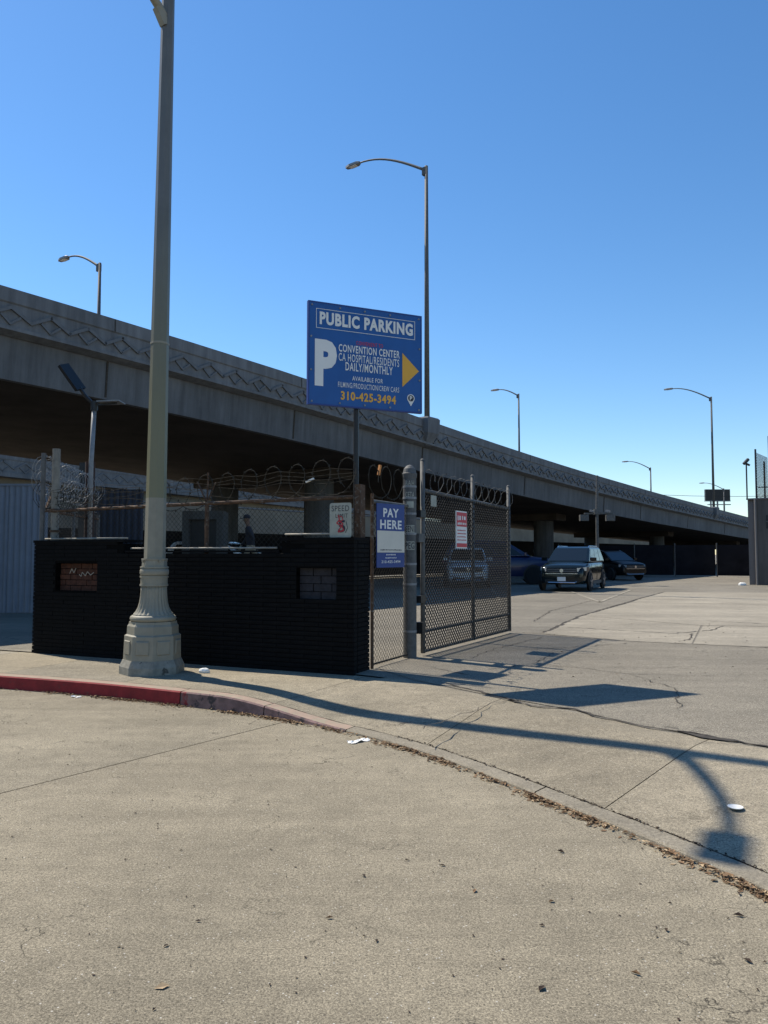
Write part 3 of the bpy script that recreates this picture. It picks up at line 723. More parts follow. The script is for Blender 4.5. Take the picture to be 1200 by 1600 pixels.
for r in range(29):                                        # end face
    for k, (p, q) in enumerate([(.115, .30), (.304, WT)] if r % 2 else [(.115, .21), (.214, WT)]):
        if i < 0: break
        o = bpy.data.objects.new('brick', brick_mesh(q - p, .10)) if r >= 2 else None
        if o: COL.objects.link(o); o.parent = wall; o.location = (WL + rnd.uniform(-.002,.003), p, r*CH); o.rotation_euler = (0, 0, R(90))
        else: rest.box(WL - .1, p, r*CH, WL + .001, q, r*CH + CH - .008)
o = obj('brickwork', rest, 'brick', wall); o['kind'] = 'stuff'
obj('left_end', MB().box(-.012, .11, 0, .02, WT - .002, 1.62), 'brick', wall)
obj('coping', MB().box(-.01,-.012,1.62,1.72,WT,1.655).box(1.735,-.008,1.475,4.225,WT,1.50).box(4.24,-.012,1.62,WL+.01,WT,1.655), 'brick', wall)
a, b_, c, d = NI[0]
k = 0
for r in range(5):
    x = a - (.1 if r % 2 else 0)
    while x < b_:
        p, q = max(a, x), min(b_, x + .20)
        if q - p > .02: obj('infill_brick', MB().box(p + .003, .10 + rnd.uniform(-.006,.004), c + r*.08 + .003, q - .004, .14, c + r*.08 + .073), 'redbrick', wall)
        x += .205
for pts in ([(.62,1.17),(.66,1.24),(.70,1.18),(.74,1.25)], [(.80,1.16),(.84,1.13),(.86,1.19),(.92,1.14),(.96,1.20),(1.02,1.15),(1.08,1.19)]):
    mbs = MB()
    for p, q in zip(pts[:-1], pts[1:]): mbs.bar((p[0],.091,p[1]), (q[0],.091,q[1]), .010, .002, up=(0,1,0))
    obj('scrawl', mbs, 'clothpale', wall)
a, b_, c, d = NI[1]
for r in range(4):
    for p, q in ([(a, a + .19), (a + .2, a + .45), (a + .46, b_)] if r % 2 else [(a, a + .30), (a + .31, b_)]):
        obj('infill_block', MB().box(p + .002, .09 + rnd.uniform(-.004,.004), c + r*.098 + .002, q - .004, .14, c + r*.098 + .092), 'block', wall)

# ------------------------------------------------------------------ chain-link fence on the wall
def wp(x, y, z): p = W0 + WA*x + WB*y; return (p.x, p.y, z)
fz = 2.28
fence = thing('wall_fence', 'rusty railed chain link fence with razor wire along the top of the black wall', 'fence', (W0.x, W0.y, .15), wrz)
fy = .22
obj('top_rail', MB().tube([(.1,fy,2.10),(2.6,fy,2.135),(5.15,fy,2.16)], .024, 8), 'rust', fence, smooth=True)
for (x0, x1, z) in ((.15,1.72,1.675),(1.78,4.16,1.53),(4.28,5.05,1.70)): obj('bottom_rail', MB().tube([(x0,fy-.16,z),(x1,fy-.16,z)], .013, 8), 'pipe', fence, smooth=True)
for x, r, zt_, m in ((2.95,.03,2.16,'rust'),): obj('post', MB().tube([(x,fy,1.4),(x,fy,zt_)], r, 8), m, fence)
obj('corner_post', MB().tube([(-.03,fy-.06,0),(-.03,fy-.06,2.98)], .035, 10), 'galv_dark', fence)
obj('corner_post', MB().tube([(.11,fy+.05,1.45),(.11,fy+.05,3.05)], .058, 10), 'post_tan', fence)
obj('end_post', MB().box(5.17,fy+.02,0,5.25,fy+.16,2.32), 'rust', fence)
for z in (1.78, 2.1): obj('band_clamp', MB().tube([(.11,fy+.05,z),(.11,fy+.05,z+.035)], .072, 10), 'rust', fence)
o = obj('chain_link_mesh', chainlink(5.0, .55, .052, .0026), 'wire', fence); o.location = (.15, fy + .03, 1.52); o['kind'] = 'stuff'
for dx, dz in ((-.28,.30),(.02,.42),(.22,.28)): obj('wire_arm', MB().bar((2.95,fy,2.14),(2.95+dx*.6,fy,2.14+dz), .025, .012), 'rust', fence)
o = obj('razor_coil', razor((2.1,fy,2.25),(5.2,fy,2.44), .225, .36, flat=.95, wire=.005, seed=3), 'wire', fence); o['kind'] = 'stuff'
o = obj('razor_coil', razor((.2,fy,2.24),(2.3,fy,2.23), .15, .25, flat=.9, wire=.005, seed=8), 'wire', fence); o['kind'] = 'stuff'
for k, z in enumerate((2.19, 2.23, 2.27, 2.31, 2.36, 2.42)):
    pts = [(.1 + 5.1*j/14, fy + .05*math.sin(j*1.7 + k), z + .032*math.sin(j*(1.3 + .37*k) + k*2) + (.10*j/14 if k > 1 else 0)) for j in range(15)]
    obj('strand', MB().tube(pts, .0028, 4), 'wire', fence)
# side fence running back from the left corner
sf2 = thing('side_fence', 'chain link side fence with bright razor coils running back from the wall corner', 'fence', (-5.17, 11.6, .15), R(96))
obj('top_rail', MB().tube([(0,0,2.12),(3.2,0,2.12)], .022, 8), 'rust', sf2)
for x in (1.6, 3.2): obj('post', MB().tube([(x,0,0),(x,0,2.2)], .03, 8), 'galv_dark', sf2)
o = obj('chain_link_mesh', chainlink(3.2, 2.0, .05, .002), 'gatewire', sf2); o.location = (0,0,.1); o['kind'] = 'stuff'
o = obj('razor_coil', razor((0,0,2.72),(3.0,0,2.66), .23, .16, flat=.25, seed=5, wire=.004), 'galv', sf2); o['kind'] = 'stuff'
o = obj('razor_coil', razor((0,.05,2.55),(3.0,.05,2.5), .2, .19, flat=.4, seed=16, wire=.005), 'galv', sf2); o['kind'] = 'stuff'
o = obj('razor_coil', razor((0,0,2.35),(3.0,0,2.33), .2, .13, flat=.3, seed=6, wire=.004), 'wire', sf2); o['kind'] = 'stuff'
for z in (2.25, 2.45, 2.6): obj('strand', MB().tube([(0,.02,z),(1.5,-.02,z-.02),(3.1,0,z)], .004, 4), 'galv', sf2)
obj('wire_arm', MB().bar((.1,0,2.1),(.55,-.05,2.62),.03,.03), 'rust', sf2)
# solar lamp on its post
sl = thing('solar_lamp', 'solar flood lamp on a galvanised pole strapped to a rusty post', 'lamp', (-5.38, 14.0, LOT))
obj('rusty_post', MB().tube([(0,0,0),(0,0,3.12)], .085, 10), 'rust_dark', sl); obj('black_post', MB().box(-.24,.1,0,-.14,.2,3.12), 'black', sl)
obj('pole', MB().tube([(.05,-.09,1.2),(.05,-.09,3.1),(.085,-.09,4.12)], .042, 10), 'galv', sl, smooth=True)
obj('knuckle', MB().tube([(.085,-.09,4.05),(.085,-.09,4.22)], .065, 10), 'black', sl)
obj('arm', MB().tube([(.085,-.09,4.15),(-.06,-.13,4.30),(-.16,-.17,4.46)], .035, 8), 'black', sl)
hd = obj('lamp_head', MB().bar((-.14,-.17,4.42),(-.44,-.24,4.86),.24,.06, up=(.75,-.45,.5)), 'black', sl)
obj('lamp_lens', MB().bar((-.22,-.215,4.52),(-.41,-.262,4.80),.17,.012, up=(.75,-.45,.5)), 'solar', hd)
obj('panel_arm', MB().bar((.085,-.09,4.15),(.5,-.1,4.19),.03,.03), 'black', sl); obj('solar_panel', MB().bar((.17,-.05,4.20),(.58,-.05,4.215),.35,.02), 'galv', sl)

# ------------------------------------------------------------------ fence panel, gate post, gate
PA = Vector((-.15, 9.72)); PB = Vector((.36, 10.75)); pd = (PB - PA); pl = pd.length; prz = math.atan2(pd.y, pd.x)
pf = thing('gate_side_panel', 'narrow chain link panel between the black wall end and the gate post', 'fence', (PA.x, PA.y, LOT), prz)
obj('end_post', MB().tube([(0,0,0),(0,0,2.2)], .022, 8), 'rust', pf)
obj('top_rail', MB().tube([(0,0,2.10),(pl,0,2.10)], .026, 8), 'galv_dark', pf); obj('bottom_rail', MB().tube([(0,0,.05),(pl,0,.05)], .012, 6), 'wire', pf)
o = obj('chain_link_mesh', chainlink(pl, 2.08, .052, .0028), 'wire', pf); o.location = (0, 0, .03); o['kind'] = 'stuff'
o = obj('razor_coil', razor((-.05,0,2.36),(pl,0,2.38), .21, .36, flat=.9, wire=.006, seed=11), 'wire', pf); o['kind'] = 'stuff'
gp = thing('gate_post', 'thick round steel gate post with domed cap and graffiti stickers', 'post', (PB.x, PB.y, LOT))
obj('shaft', MB().loft([ring(0,.093,20), ring(2.5,.093,20)]), 'galv_dark', gp, smooth=False)
obj('cap', MB().loft([ring(2.5,.10,20), ring(2.56,.105,20), ring(2.57,.095,20), ring(2.63,.08,20), ring(2.67,.045,20), ring(2.685,.01,20)]), 'galv_dark', gp, smooth=False)
for z in (.35, 1.0, 1.28, 1.7, 1.98, 2.2, 2.36): obj('band', MB().loft([ring(z,.097,20), ring(z+.03,.097,20)]), 'galv', gp)
for z, h, s in ((2.42,.10,'BAH'),(2.26,.10,'CETA'),(1.78,.11,'EENI'),(1.55,.12,'PEG')):
    vs, fs = text_polys(s, 1.35, h*.75, .01)
    def cyl(a, zz, r=.0965): return (r*math.sin(a), -r*math.cos(a), zz)
    if s in ('EENI', 'PEG'):
        mbs = MB()
        for j in range(9): mbs.v += [cyl(-.75 + 1.5*j/8, z - h/2, .0945), cyl(-.75 + 1.5*j/8, z + h/2, .0945)]
        mbs.f = [(2*j, 2*j+2, 2*j+3, 2*j+1) for j in range(8)]; obj('sticker', mbs, 'dirtywhite', gp)
    obj('lettering', MB().add([cyl(a, z + b) for a, b in vs], fs), 'ink' if s in ('EENI','PEG') else 'dirtywhite', gp)
for z, h in ((2.12,.09),): 
    mbs = MB()
    for j in range(9): mbs.v += [cyl(-.5 + 1.1*j/8, z - h/2, .0945), cyl(-.5 + 1.1*j/8, z + h/2, .0945)]
    mbs.f = [(2*j, 2*j+2, 2*j+3, 2*j+1) for j in range(8)]; obj('sticker', mbs, 'dirtywhite', gp)

GA = Vector((.55, 10.92)); GB = Vector((2.28, 14.05)); gl = (GB - GA).length; grz = math.atan2(GB.y - GA.y, GB.x - GA.x)
gate = thing('chain_link_gate', 'open chain link swing gate with razor wire swung into the parking lot', 'gate', (GA.x, GA.y, LOT), grz)
for x, h, r in ((0, 2.76, .034), (gl*.52, 2.70, .03), (gl, 2.66, .034)): obj('upright', MB().tube([(x,0,.04),(x,0,h)], r, 10), 'galv_dark', gate, smooth=True)
for x, h in ((0, 2.76), (gl*.52, 2.70), (gl, 2.66)): obj('cap', MB().loft([ring(h,.036,10), ring(h+.02,.03,10), ring(h+.035,.012,10)]).__class__().add([(v[0]+x, v[1], v[2]) for v in MB().loft([ring(h,.036,10), ring(h+.02,.03,10), ring(h+.035,.012,10)]).v], MB().loft([ring(h,.036,10), ring(h+.02,.03,10), ring(h+.035,.012,10)]).f), 'galv_dark', gate)
obj('top_rail', MB().tube([(0,0,2.34),(gl,0,2.26)], .03, 10), 'galv_dark', gate, smooth=True)
for z in (.06, .34): obj('bottom_rail', MB().tube([(0,0,z),(gl,0,z)], .022, 8), 'galv_dark', gate)
o = obj('chain_link_mesh', chainlink(gl, 2.24, .057, .0078), 'gatewire', gate); o.location = (0, -.02, .06); o['kind'] = 'stuff'
o = obj('razor_coil', razor((.1,0,2.48),(gl,0,2.42), .17, .30, flat=.25, wire=.004, seed=21), 'galv_dark', gate); o['kind'] = 'stuff'
for z in (.75, 1.95): obj('hinge', MB().box(-.16,-.05,z,.0,.03,z+.1), 'black', gate)
obj('hinge', MB().box(-.2,-.04,1.6,-.02,.03,1.72), 'galv_dark', gate); obj('latch', MB().box(-.14,-.06,.32,-.03,.05,.48), 'black', gate)
gn = thing('red_notice', 'small red and white notice wired to the open gate', 'sign', (GA.x, GA.y, LOT), grz)
obj('board', MB().box(1.02,-.075,1.52,1.44,-.06,2.10), 'white', gn); obj('red_band', MB().box(1.035,-.079,1.86,1.425,-.076,2.08), 'signred', gn)
obj('red_band', MB().box(1.035,-.079,1.54,1.425,-.076,1.60), 'signred', gn)
def print_line(parent, x0, x1, z, h, y, m, seed, name='lettering'):
    r_ = random.Random(seed); mb = MB(); x = x0
    while x < x1:
        w_ = r_.uniform(.4, 1.0) * h; mb.box(x, y - .001, z - h/2 * r_.uniform(.6, 1), min(x1, x + w_), y, z + h/2 * r_.uniform(.6, 1)); x += w_ + h * r_.uniform(.25, .7)
    return obj(name, mb, m, parent)
print_line(gn, 1.06, 1.40, 1.99, .08, -.080, 'white', 1); print_line(gn, 1.06, 1.40, 1.905, .04, -.080, 'white', 2)
for z in (1.80, 1.75, 1.70, 1.65): print_line(gn, 1.06, 1.40, z, .022, -.0765, 'signred', int(z*100))
gs = thing('gate_tag', 'small blank pale tag near the top corner of the gate', 'tag', (GA.x, GA.y, LOT), grz)
obj('tag_plate', MB().box(.16,-.06,2.12,.34,-.05,2.28), 'dirtywhite', gs)

# ------------------------------------------------------------------ PAY HERE sign
QA = Vector((-.09, 9.72)); QB = Vector((.27, 10.18)); ql = (QB - QA).length
pay = thing('pay_here_sign', 'tall blue and cream sign reading PAY HERE on the chain link panel', 'sign', (QA.x, QA.y, 1.60), math.atan2(QB.y - QA.y, QB.x - QA.x))
pw, ph = ql, .82
zb = -.17
obj('board', MB().box(0,.0,zb,pw,.012,zb + ph), 'payblue', pay)
obj('cream_panel', MB().box(.004,-.004,zb + .235*ph,pw-.004,-.0005,zb + .575*ph), 'cream', pay)
lettering('PAY', pw*.5, zb + .86*ph, pw*.56, .115, -.003, 'white', pay, .03); lettering('HERE', pw*.5, zb + .675*ph, pw*.78, .115, -.003, 'white', pay, .03)
print_line(pay, pw*.12, pw*.88, zb + .275*ph, .018, -.0045, 'ink', 5)
print_line(pay, pw*.33, pw*.67, zb + .20*ph, .018, -.001, 'white', 6); print_line(pay, pw*.30, pw*.70, zb + .15*ph, .017, -.001, 'white', 7)
lettering('310-425-3494', pw*.5, zb + .09*ph, pw*.68, .036, -.003, 'white', pay, .015)

# ------------------------------------------------------------------ public parking sign
SA = Vector((-.925, 9.40)); SB = Vector((.485, 10.04)); sw = (SB - SA).length; sh = 1.27; sz = 3.47
ps = thing('parking_sign', 'large blue PUBLIC PARKING board with yellow arrow on a black post', 'sign', (SA.x, SA.y, sz), math.atan2(SB.y - SA.y, SB.x - SA.x))
obj('board', MB().box(0,0,0,sw,.02,sh), 'signblue', ps)
obj('edge_frame', MB().box(-.018,-.003,-.018,0,.05,sh+.018).box(sw,-.003,-.018,sw+.018,.05,sh+.018).box(0,-.003,sh,sw,.05,sh+.018).box(0,-.003,-.018,sw,.05,0), 'payblue', ps)
for zc in (.25, 1.0): obj('cross_bar', MB().box(.1,.021,zc-.03,sw-.1,.06,zc+.03), 'black', ps)
obj('post', MB().tube([(.665,.09,-sz + .17),(.665,.09,1.1)], .034, 10), 'black', ps)
def SL(s, u0, u1, v0, v1, m, bold=.03): return lettering(s, sw*(u0+u1)/2, sh*(1-(v0+v1)/2), sw*(u1-u0), sh*(v1-v0), -.004, m, ps, bold)
SL('PUBLIC PARKING', .085, .925, .082, .212, 'white', .045)
SL('CONVENIENT TO', .405, .645, .335, .375, 'signred', .006)
SL('P', .045, .235, .36, .825, 'white', .055)
SL('CONVENTION CENTER', .25, .80, .385, .462, 'white', .018); SL('CA HOSPITAL/RESIDENTS', .25, .795, .475, .553, 'white', .006)
SL('DAILY/MONTHLY', .31, .735, .56, .645, 'white', .015); SL('AVAILABLE FOR', .37, .645, .695, .740, 'white', .008)
SL('FILMING/PRODUCTION/CREW CARS', .245, .795, .765, .818, 'white', .002); SL('310-425-3494', .27, .765, .855, .945, 'signyellow', .035)
obj('arrow', MB().add([(sw*.825,-.004,sh*.60),(sw*.982,-.004,sh*.425),(sw*.825,-.004,sh*.245)], [(0,2,1)]), 'signyellow', ps)
fx0, fx1, fz0, fz1 = sw*.055, sw*.945, sh*.75, sh*.945; lw = .006
obj('title_outline', MB().box(fx0,-.004,fz0,fx1,-.001,fz0+lw).box(fx0,-.004,fz1-lw,fx1,-.001,fz1).box(fx0,-.004,fz0+lw,fx0+lw,-.001,fz1-lw).box(fx1-lw,-.004,fz0+lw,fx1,-.001,fz1-lw), 'white', ps)
lx, lz = sw*.905, sh*.135
obj('logo_pin', MB().add([(lx + .055*math.cos(a), -.004, lz + .055*math.sin(a)) for a in [R(-35) + R(250)*k/14 for k in range(15)]] + [(lx,-.004,lz-.105)], [tuple(range(16))]), 'white', ps)
obj('logo_disc', MB().add([(lx + .042*math.cos(a), -.006, lz + .042*math.sin(a)) for a in [2*math.pi*k/16 for k in range(16)]], [tuple(range(16))]), 'ink', ps)
lettering('P', lx, lz, .035, .055, -.008, 'white', ps, .03)
for u in (.02, .26, .48, .71, .98): obj('bolt', MB().disc((sw*u,-.006,sh*.975),.012,(0,1,0),.012,10), 'galv', ps); obj('bolt', MB().disc((sw*u,-.006,sh*.02),.012,(0,1,0),.012,10), 'galv', ps)
for v in (.33, .66): obj('bolt', MB().disc((sw*.013,-.006,sh*v),.012,(0,1,0),.012,10), 'galv', ps); obj('bolt', MB().disc((sw*.987,-.006,sh*v),.012,(0,1,0),.012,10), 'galv', ps)

# SPEED sign tied to the fence above the wall
x0 = 4.93; spd = thing('speed_sign', 'small defaced white speed sign with red scrawl above the wall', 'sign', wp(x0, .03, 1.80), wrz)
pts = []
for cx, cz, a0 in ((.27,.40,0),(.03,.40,90),(.03,.03,180),(.27,.03,270)):
    for k in range(4): a = R(a0 + 30*k); pts.append((cx + .028*math.cos(a), cz + .028*math.sin(a)))
obj('plate', MB().add([(p[0],0,p[1]) for p in pts] + [(p[0],.006,p[1]) for p in pts], [tuple(range(16))[::-1], tuple(range(16,32))] + [(k,(k+1)%16,(k+1)%16+16,k+16) for k in range(16)]), 'dirtywhite', spd)
lettering('SPEED', .15, .36, .24, .07, -.003, 'ink', spd, .0); lettering('LIMIT', .17, .27, .17, .05, -.003, 'ink', spd, .0)
lettering('5', .17, .14, .10, .15, -.003, 'ink', spd, .02)
def scrawl(pts, w, m):
    mb = MB()
    for a, b_ in zip(pts[:-1], pts[1:]): mb.bar((a[0],-.0045,a[1]),(b_[0],-.0045,b_[1]), w, .002, up=(0,1,0))
    return obj('scrawl', mb, m, spd)
scrawl([(.12,.28),(.14,.22),(.10,.18),(.17,.15),(.20,.09),(.12,.07),(.15,.12),(.19,.17),(.13,.21)], .014, 'spray'); scrawl([(.12,.27),(.17,.26),(.19,.22),(.15,.20)], .010, 'spray'); scrawl([(.23,.2),(.25,.12),(.22,.06)], .006, 'ink')

# rags and scraps caught on the fence
def person_mat():
    m = bpy.data.materials.new('walker_clothes'); m.use_nodes = True; nt = m.node_tree; b = nt.nodes['Principled BSDF']; b.inputs['Roughness'].default_value = .9
    tc = nt.nodes.new('ShaderNodeTexCoord'); sx = nt.nodes.new('ShaderNodeSeparateXYZ'); nt.links.new(tc.outputs['Object'], sx.inputs[0])
    n = nt.nodes.new('ShaderNodeTexNoise'); n.inputs['Scale'].default_value = 14; nt.links.new(tc.outputs['Object'], n.inputs['Vector'])
    a = nt.nodes.new('ShaderNodeMath'); a.operation = 'MULTIPLY_ADD'; a.inputs[1].default_value = .03; nt.links.new(n.outputs['Fac'], a.inputs[0]); nt.links.new(sx.outputs[2], a.inputs[2])
    d = nt.nodes.new('ShaderNodeMath'); d.operation = 'DIVIDE'; d.inputs[1].default_value = 2; nt.links.new(a.outputs[0], d.inputs[0])
    r = nt.nodes.new('ShaderNodeValToRGB'); r.color_ramp.interpolation = 'CONSTANT'; e = r.color_ramp.elements
    e[0].position = 0; e[0].color = (.03, .03, .03, 1); e[1].position = .05; e[1].color = (.24, .20, .14, 1)
    q = e.new(.47); q.color = (.016, .016, .022, 1); q = e.new(.745); q.color = (.16, .09, .06, 1)
    nt.links.new(d.outputs[0], r.inputs['Fac']); nt.links.new(r.outputs[0], b.inputs['Base Color']); return m
def walker(loc, rz):
    t = thing('person', 'person in a dark cap and dark jacket walking behind the fence above the wall', 'person', loc, rz)
    V = []; E = []; RD = []
    def add(p, r, parent=None):
        V.append(p); RD.append(r)
        if parent is not None: E.append((parent, len(V) - 1))
        return len(V) - 1
    pel = add((0,0,.95), .145); sp1 = add((.02,0,1.14), .14, pel); sp2 = add((.05,0,1.32), .16, sp1); nb = add((.07,0,1.47), .075, sp2); nk = add((.09,0,1.54), .058, nb)
    h0 = add((.115,0,1.61), .085, nk); h1 = add((.12,0,1.70), .098, h0); h2 = add((.115,0,1.77), .06, h1)
    for sgn in (-1, 1):
        hip = add((0,sgn*.10,.90), .095, pel); kn = add((.20*sgn,sgn*.10,.50), .062, hip); an = add((.24 if sgn > 0 else -.42,sgn*.10,.11 if sgn > 0 else .16), .044, kn); toe = add((.40 if sgn > 0 else -.30,sgn*.11,.045), .036, an)
        sh_ = add((.06,sgn*.19,1.41), .068, sp2); el = add((.02 - .14*sgn,sgn*.24,1.14), .047, sh_); wr_ = add((.12 - .20*sgn,sgn*.23,.93), .032, el); pm = add((.15 - .20*sgn,sgn*.225,.86), .034, wr_)
        for k, (dx, ln) in enumerate(((-.028,.062),(-.009,.075),(.011,.08),(.03,.07))):
            f1 = add((.16 - .20*sgn + dx, sgn*.225, .82), .0095, pm); f2 = add((.165 - .20*sgn + dx, sgn*.215, .82 - ln*.5), .009, f1); add((.175 - .20*sgn + dx, sgn*.20, .82 - ln), .008, f2)
        th = add((.19 - .20*sgn, sgn*.20, .855), .0105, pm); add((.205 - .20*sgn, sgn*.19, .82), .0095, th)
    me = bpy.data.meshes.new('body'); me.from_pydata(V, E, []); me.materials.append(person_mat())
    o = bpy.data.objects.new('body', me); COL.objects.link(o); o.parent = t
    md = o.modifiers.new('skin', 'SKIN'); md.use_smooth_shade = True
    lay = me.skin_vertices[0].data
    for k, r in enumerate(RD): lay[k].radius = (r, r)
    lay[0].use_root = True
    ss = o.modifiers.new('sub', 'SUBSURF'); ss.levels = 1; ss.render_levels = 2
    obj('cap', MB().loft([[(.118 + .108*k_*math.cos(a), .100*k_*math.sin(a), z) for a in [2*math.pi*q/16 for q in range(16)]] for z, k_ in ((1.705,1),(1.76,.97),(1.80,.75),(1.825,.3))]).add([(.20,-.075,1.71),(.32,-.05,1.695),(.32,.05,1.695),(.20,.075,1.71),(.20,-.075,1.722),(.32,-.05,1.705),(.32,.05,1.705),(.20,.075,1.722)], [(0,3,2,1),(4,5,6,7),(0,1,5,4),(1,2,6,5),(2,3,7,6)]), 'cloth', t)
    obj('nose', MB().loft([[(.205,-.014,1.64),(.205,.014,1.64),(.205,0,1.675)],[(.232,-.006,1.642),(.232,.006,1.642),(.222,0,1.66)]]), mat('skin_tone', (.16,.09,.06), .7), t)
    for sgn in (-1, 1): obj('ear', MB().disc((.115, sgn*.095, 1.66), .028, (0,1,0), .018, 8), 'leaf', t)
    return t
walker((-3.85, 22.2, TER), R(180))
tag(obj('plastic_scrap', MB().bar(wp(4.5,.2,2.52), wp(4.61,.2,2.56), .03, .02), 'paper'), 'white plastic scrap stuck in a razor wire loop', 'litter')
tag(obj('orange_scrap', MB().bar((-.07,9.86,2.62), (-.05,9.88,2.75), .03, .03), 'orange'), 'orange plastic scrap hanging in the razor coil beside the sign post', 'litter')

# ------------------------------------------------------------------ street lamp in front
LB = (-2.86, 9.56, .148)
la = thing('street_lamp', 'tall pale ornate street lamp post with fluted base on the kerb corner', 'street lamp', LB, R(40)); la.scale = (.955, .955, 1); la.rotation_euler[1] = .006; la.rotation_euler[0] = .005
P8 = R(22.5)
obj('plinth', MB().loft([ring(0,.405,8,P8), ring(.09,.405,8,P8), ring(.17,.365,8,P8)]), 'lamp_dark', la)
obj('pedestal', MB().loft([ring(.17,.358,8,P8), ring(.46,.350,8,P8), ring(.475,.325,8,P8)]), 'lamp', la)
obj('pedestal_top', MB().loft([ring(.475,.322,8,P8), ring(.575,.318,8,P8), ring(.60,.30,8,P8), ring(.63,.295,8,P8)]), 'lamp', la)
for k in range(8):
    a = R(45*k); c, s_ = math.cos(a), math.sin(a); rr = .3315
    def fp(t, z, o): return ((rr+o)*c - t*s_, (rr+o)*s_ + t*c, z)
    obj('raised_panel', MB().loft([[fp(-.085,.24,0),fp(.085,.24,0),fp(.085,.41,0),fp(-.085,.41,0)], [fp(-.075,.25,.012),fp(.075,.25,.012),fp(.075,.40,.012),fp(-.075,.40,.012)]]), 'lamp', la)
obj('torus_ring', MB().loft([ring(.63,.26,32), ring(.64,.283,32), ring(.665,.292,32), ring(.69,.283,32), ring(.705,.26,32)]), 'lamp', la, smooth=True)
bell = [(.70,.262),(.72,.248),(.75,.222),(.80,.196),(.86,.180),(.93,.170),(1.0,.166),(1.06,.164)]
obj('fluted_bell', MB().loft([ring(z, r, 96, 0, .085 if i else .0, 24) for i, (z, r) in enumerate(bell)]), 'lamp', la, smooth=True)
for z0, z1, r in ((1.06,1.085,.178),(1.085,1.165,.170),(1.165,1.185,.180)): obj('collar', MB().loft([ring(z0,r,32), ring(z1,r,32)]), 'lamp', la)
obj('collar', MB().loft([ring(1.185,.168,32), ring(1.21,.182,32), ring(1.25,.182,32), ring(1.28,.168,32)]), 'lamp', la, smooth=True)
obj('collar', MB().loft([ring(1.28,.178,32), ring(1.30,.178,32)]), 'lamp', la); obj('collar', MB().loft([ring(1.30,.160,8,P8), ring(1.375,.156,8,P8), ring(1.385,.165,8,P8), ring(1.40,.165,8,P8)]), 'lamp', la)
def sr(z): return lerp(.135, .080, (z - 1.4) / 7.9)
for z0, z1, m in ((1.40,2.15,'lamp'),(2.15,12.6,'lamp_shaded')):
    obj('shaft', MB().loft([ring(z0,sr(z0),8,P8), ring(z1,sr(z1),8,P8)]), m, la)
obj('bolt_band', MB().loft([ring(4.09,sr(4.09)+.006,8,P8), ring(4.115,sr(4.1)+.006,8,P8)]), 'lamp', la)
for k in range(4): a = R(90*k); obj('bolt', MB().disc((math.cos(a)*.14, math.sin(a)*.14, 1.37), .014, (math.cos(a), math.sin(a), 0), .06, 8), 'lamp', la)
inv_r = Matrix.Rotation(-R(40), 3, 'Z')
def ll(x, y, z): v = inv_r @ Vector((x, y, z)); return (v.x, v.y, v.z)
ax, ay = -.73, -1.12
arm = [ll(ax*q, ay*q, 8.32 + .60*math.sin(q*math.pi/2)) for q in [k/10 for k in range(11)]]
obj('arm', MB().tube(arm, [.06 - .022*k/10 for k in range(11)], 8), 'lamp', la, smooth=True)
obj('arm_bracket', MB().bar(ll(-.02,-.05,8.24), ll(-.10,-.14,8.42), .10, .10), 'lamp', la)
hd = MB(); dv = Vector((ax, ay, 0)).normalized(); sv = Vector((-dv.y, dv.x, 0)); e0 = Vector((ax, ay, 8.92))
hd.loft([[Vector(ll(*(e0 + dv*a + sv*b_*wd + Vector((0,0,c))))) for b_, c in ((-1,-.07),(1,-.07),(1,.05),(.5,.12),(-.5,.12),(-1,.05))] for a, wd in ((-.06,.085),(-.04,.10),(.36,.10),(.38,.085))])
lh = obj('luminaire', hd, 'galv', la); obj('lens', MB().bar(ll(*(e0 + dv*.04 - Vector((0,0,.085)))), ll(*(e0 + dv*.32 - Vector((0,0,.085)))), .15, .025), 'lens', lh)

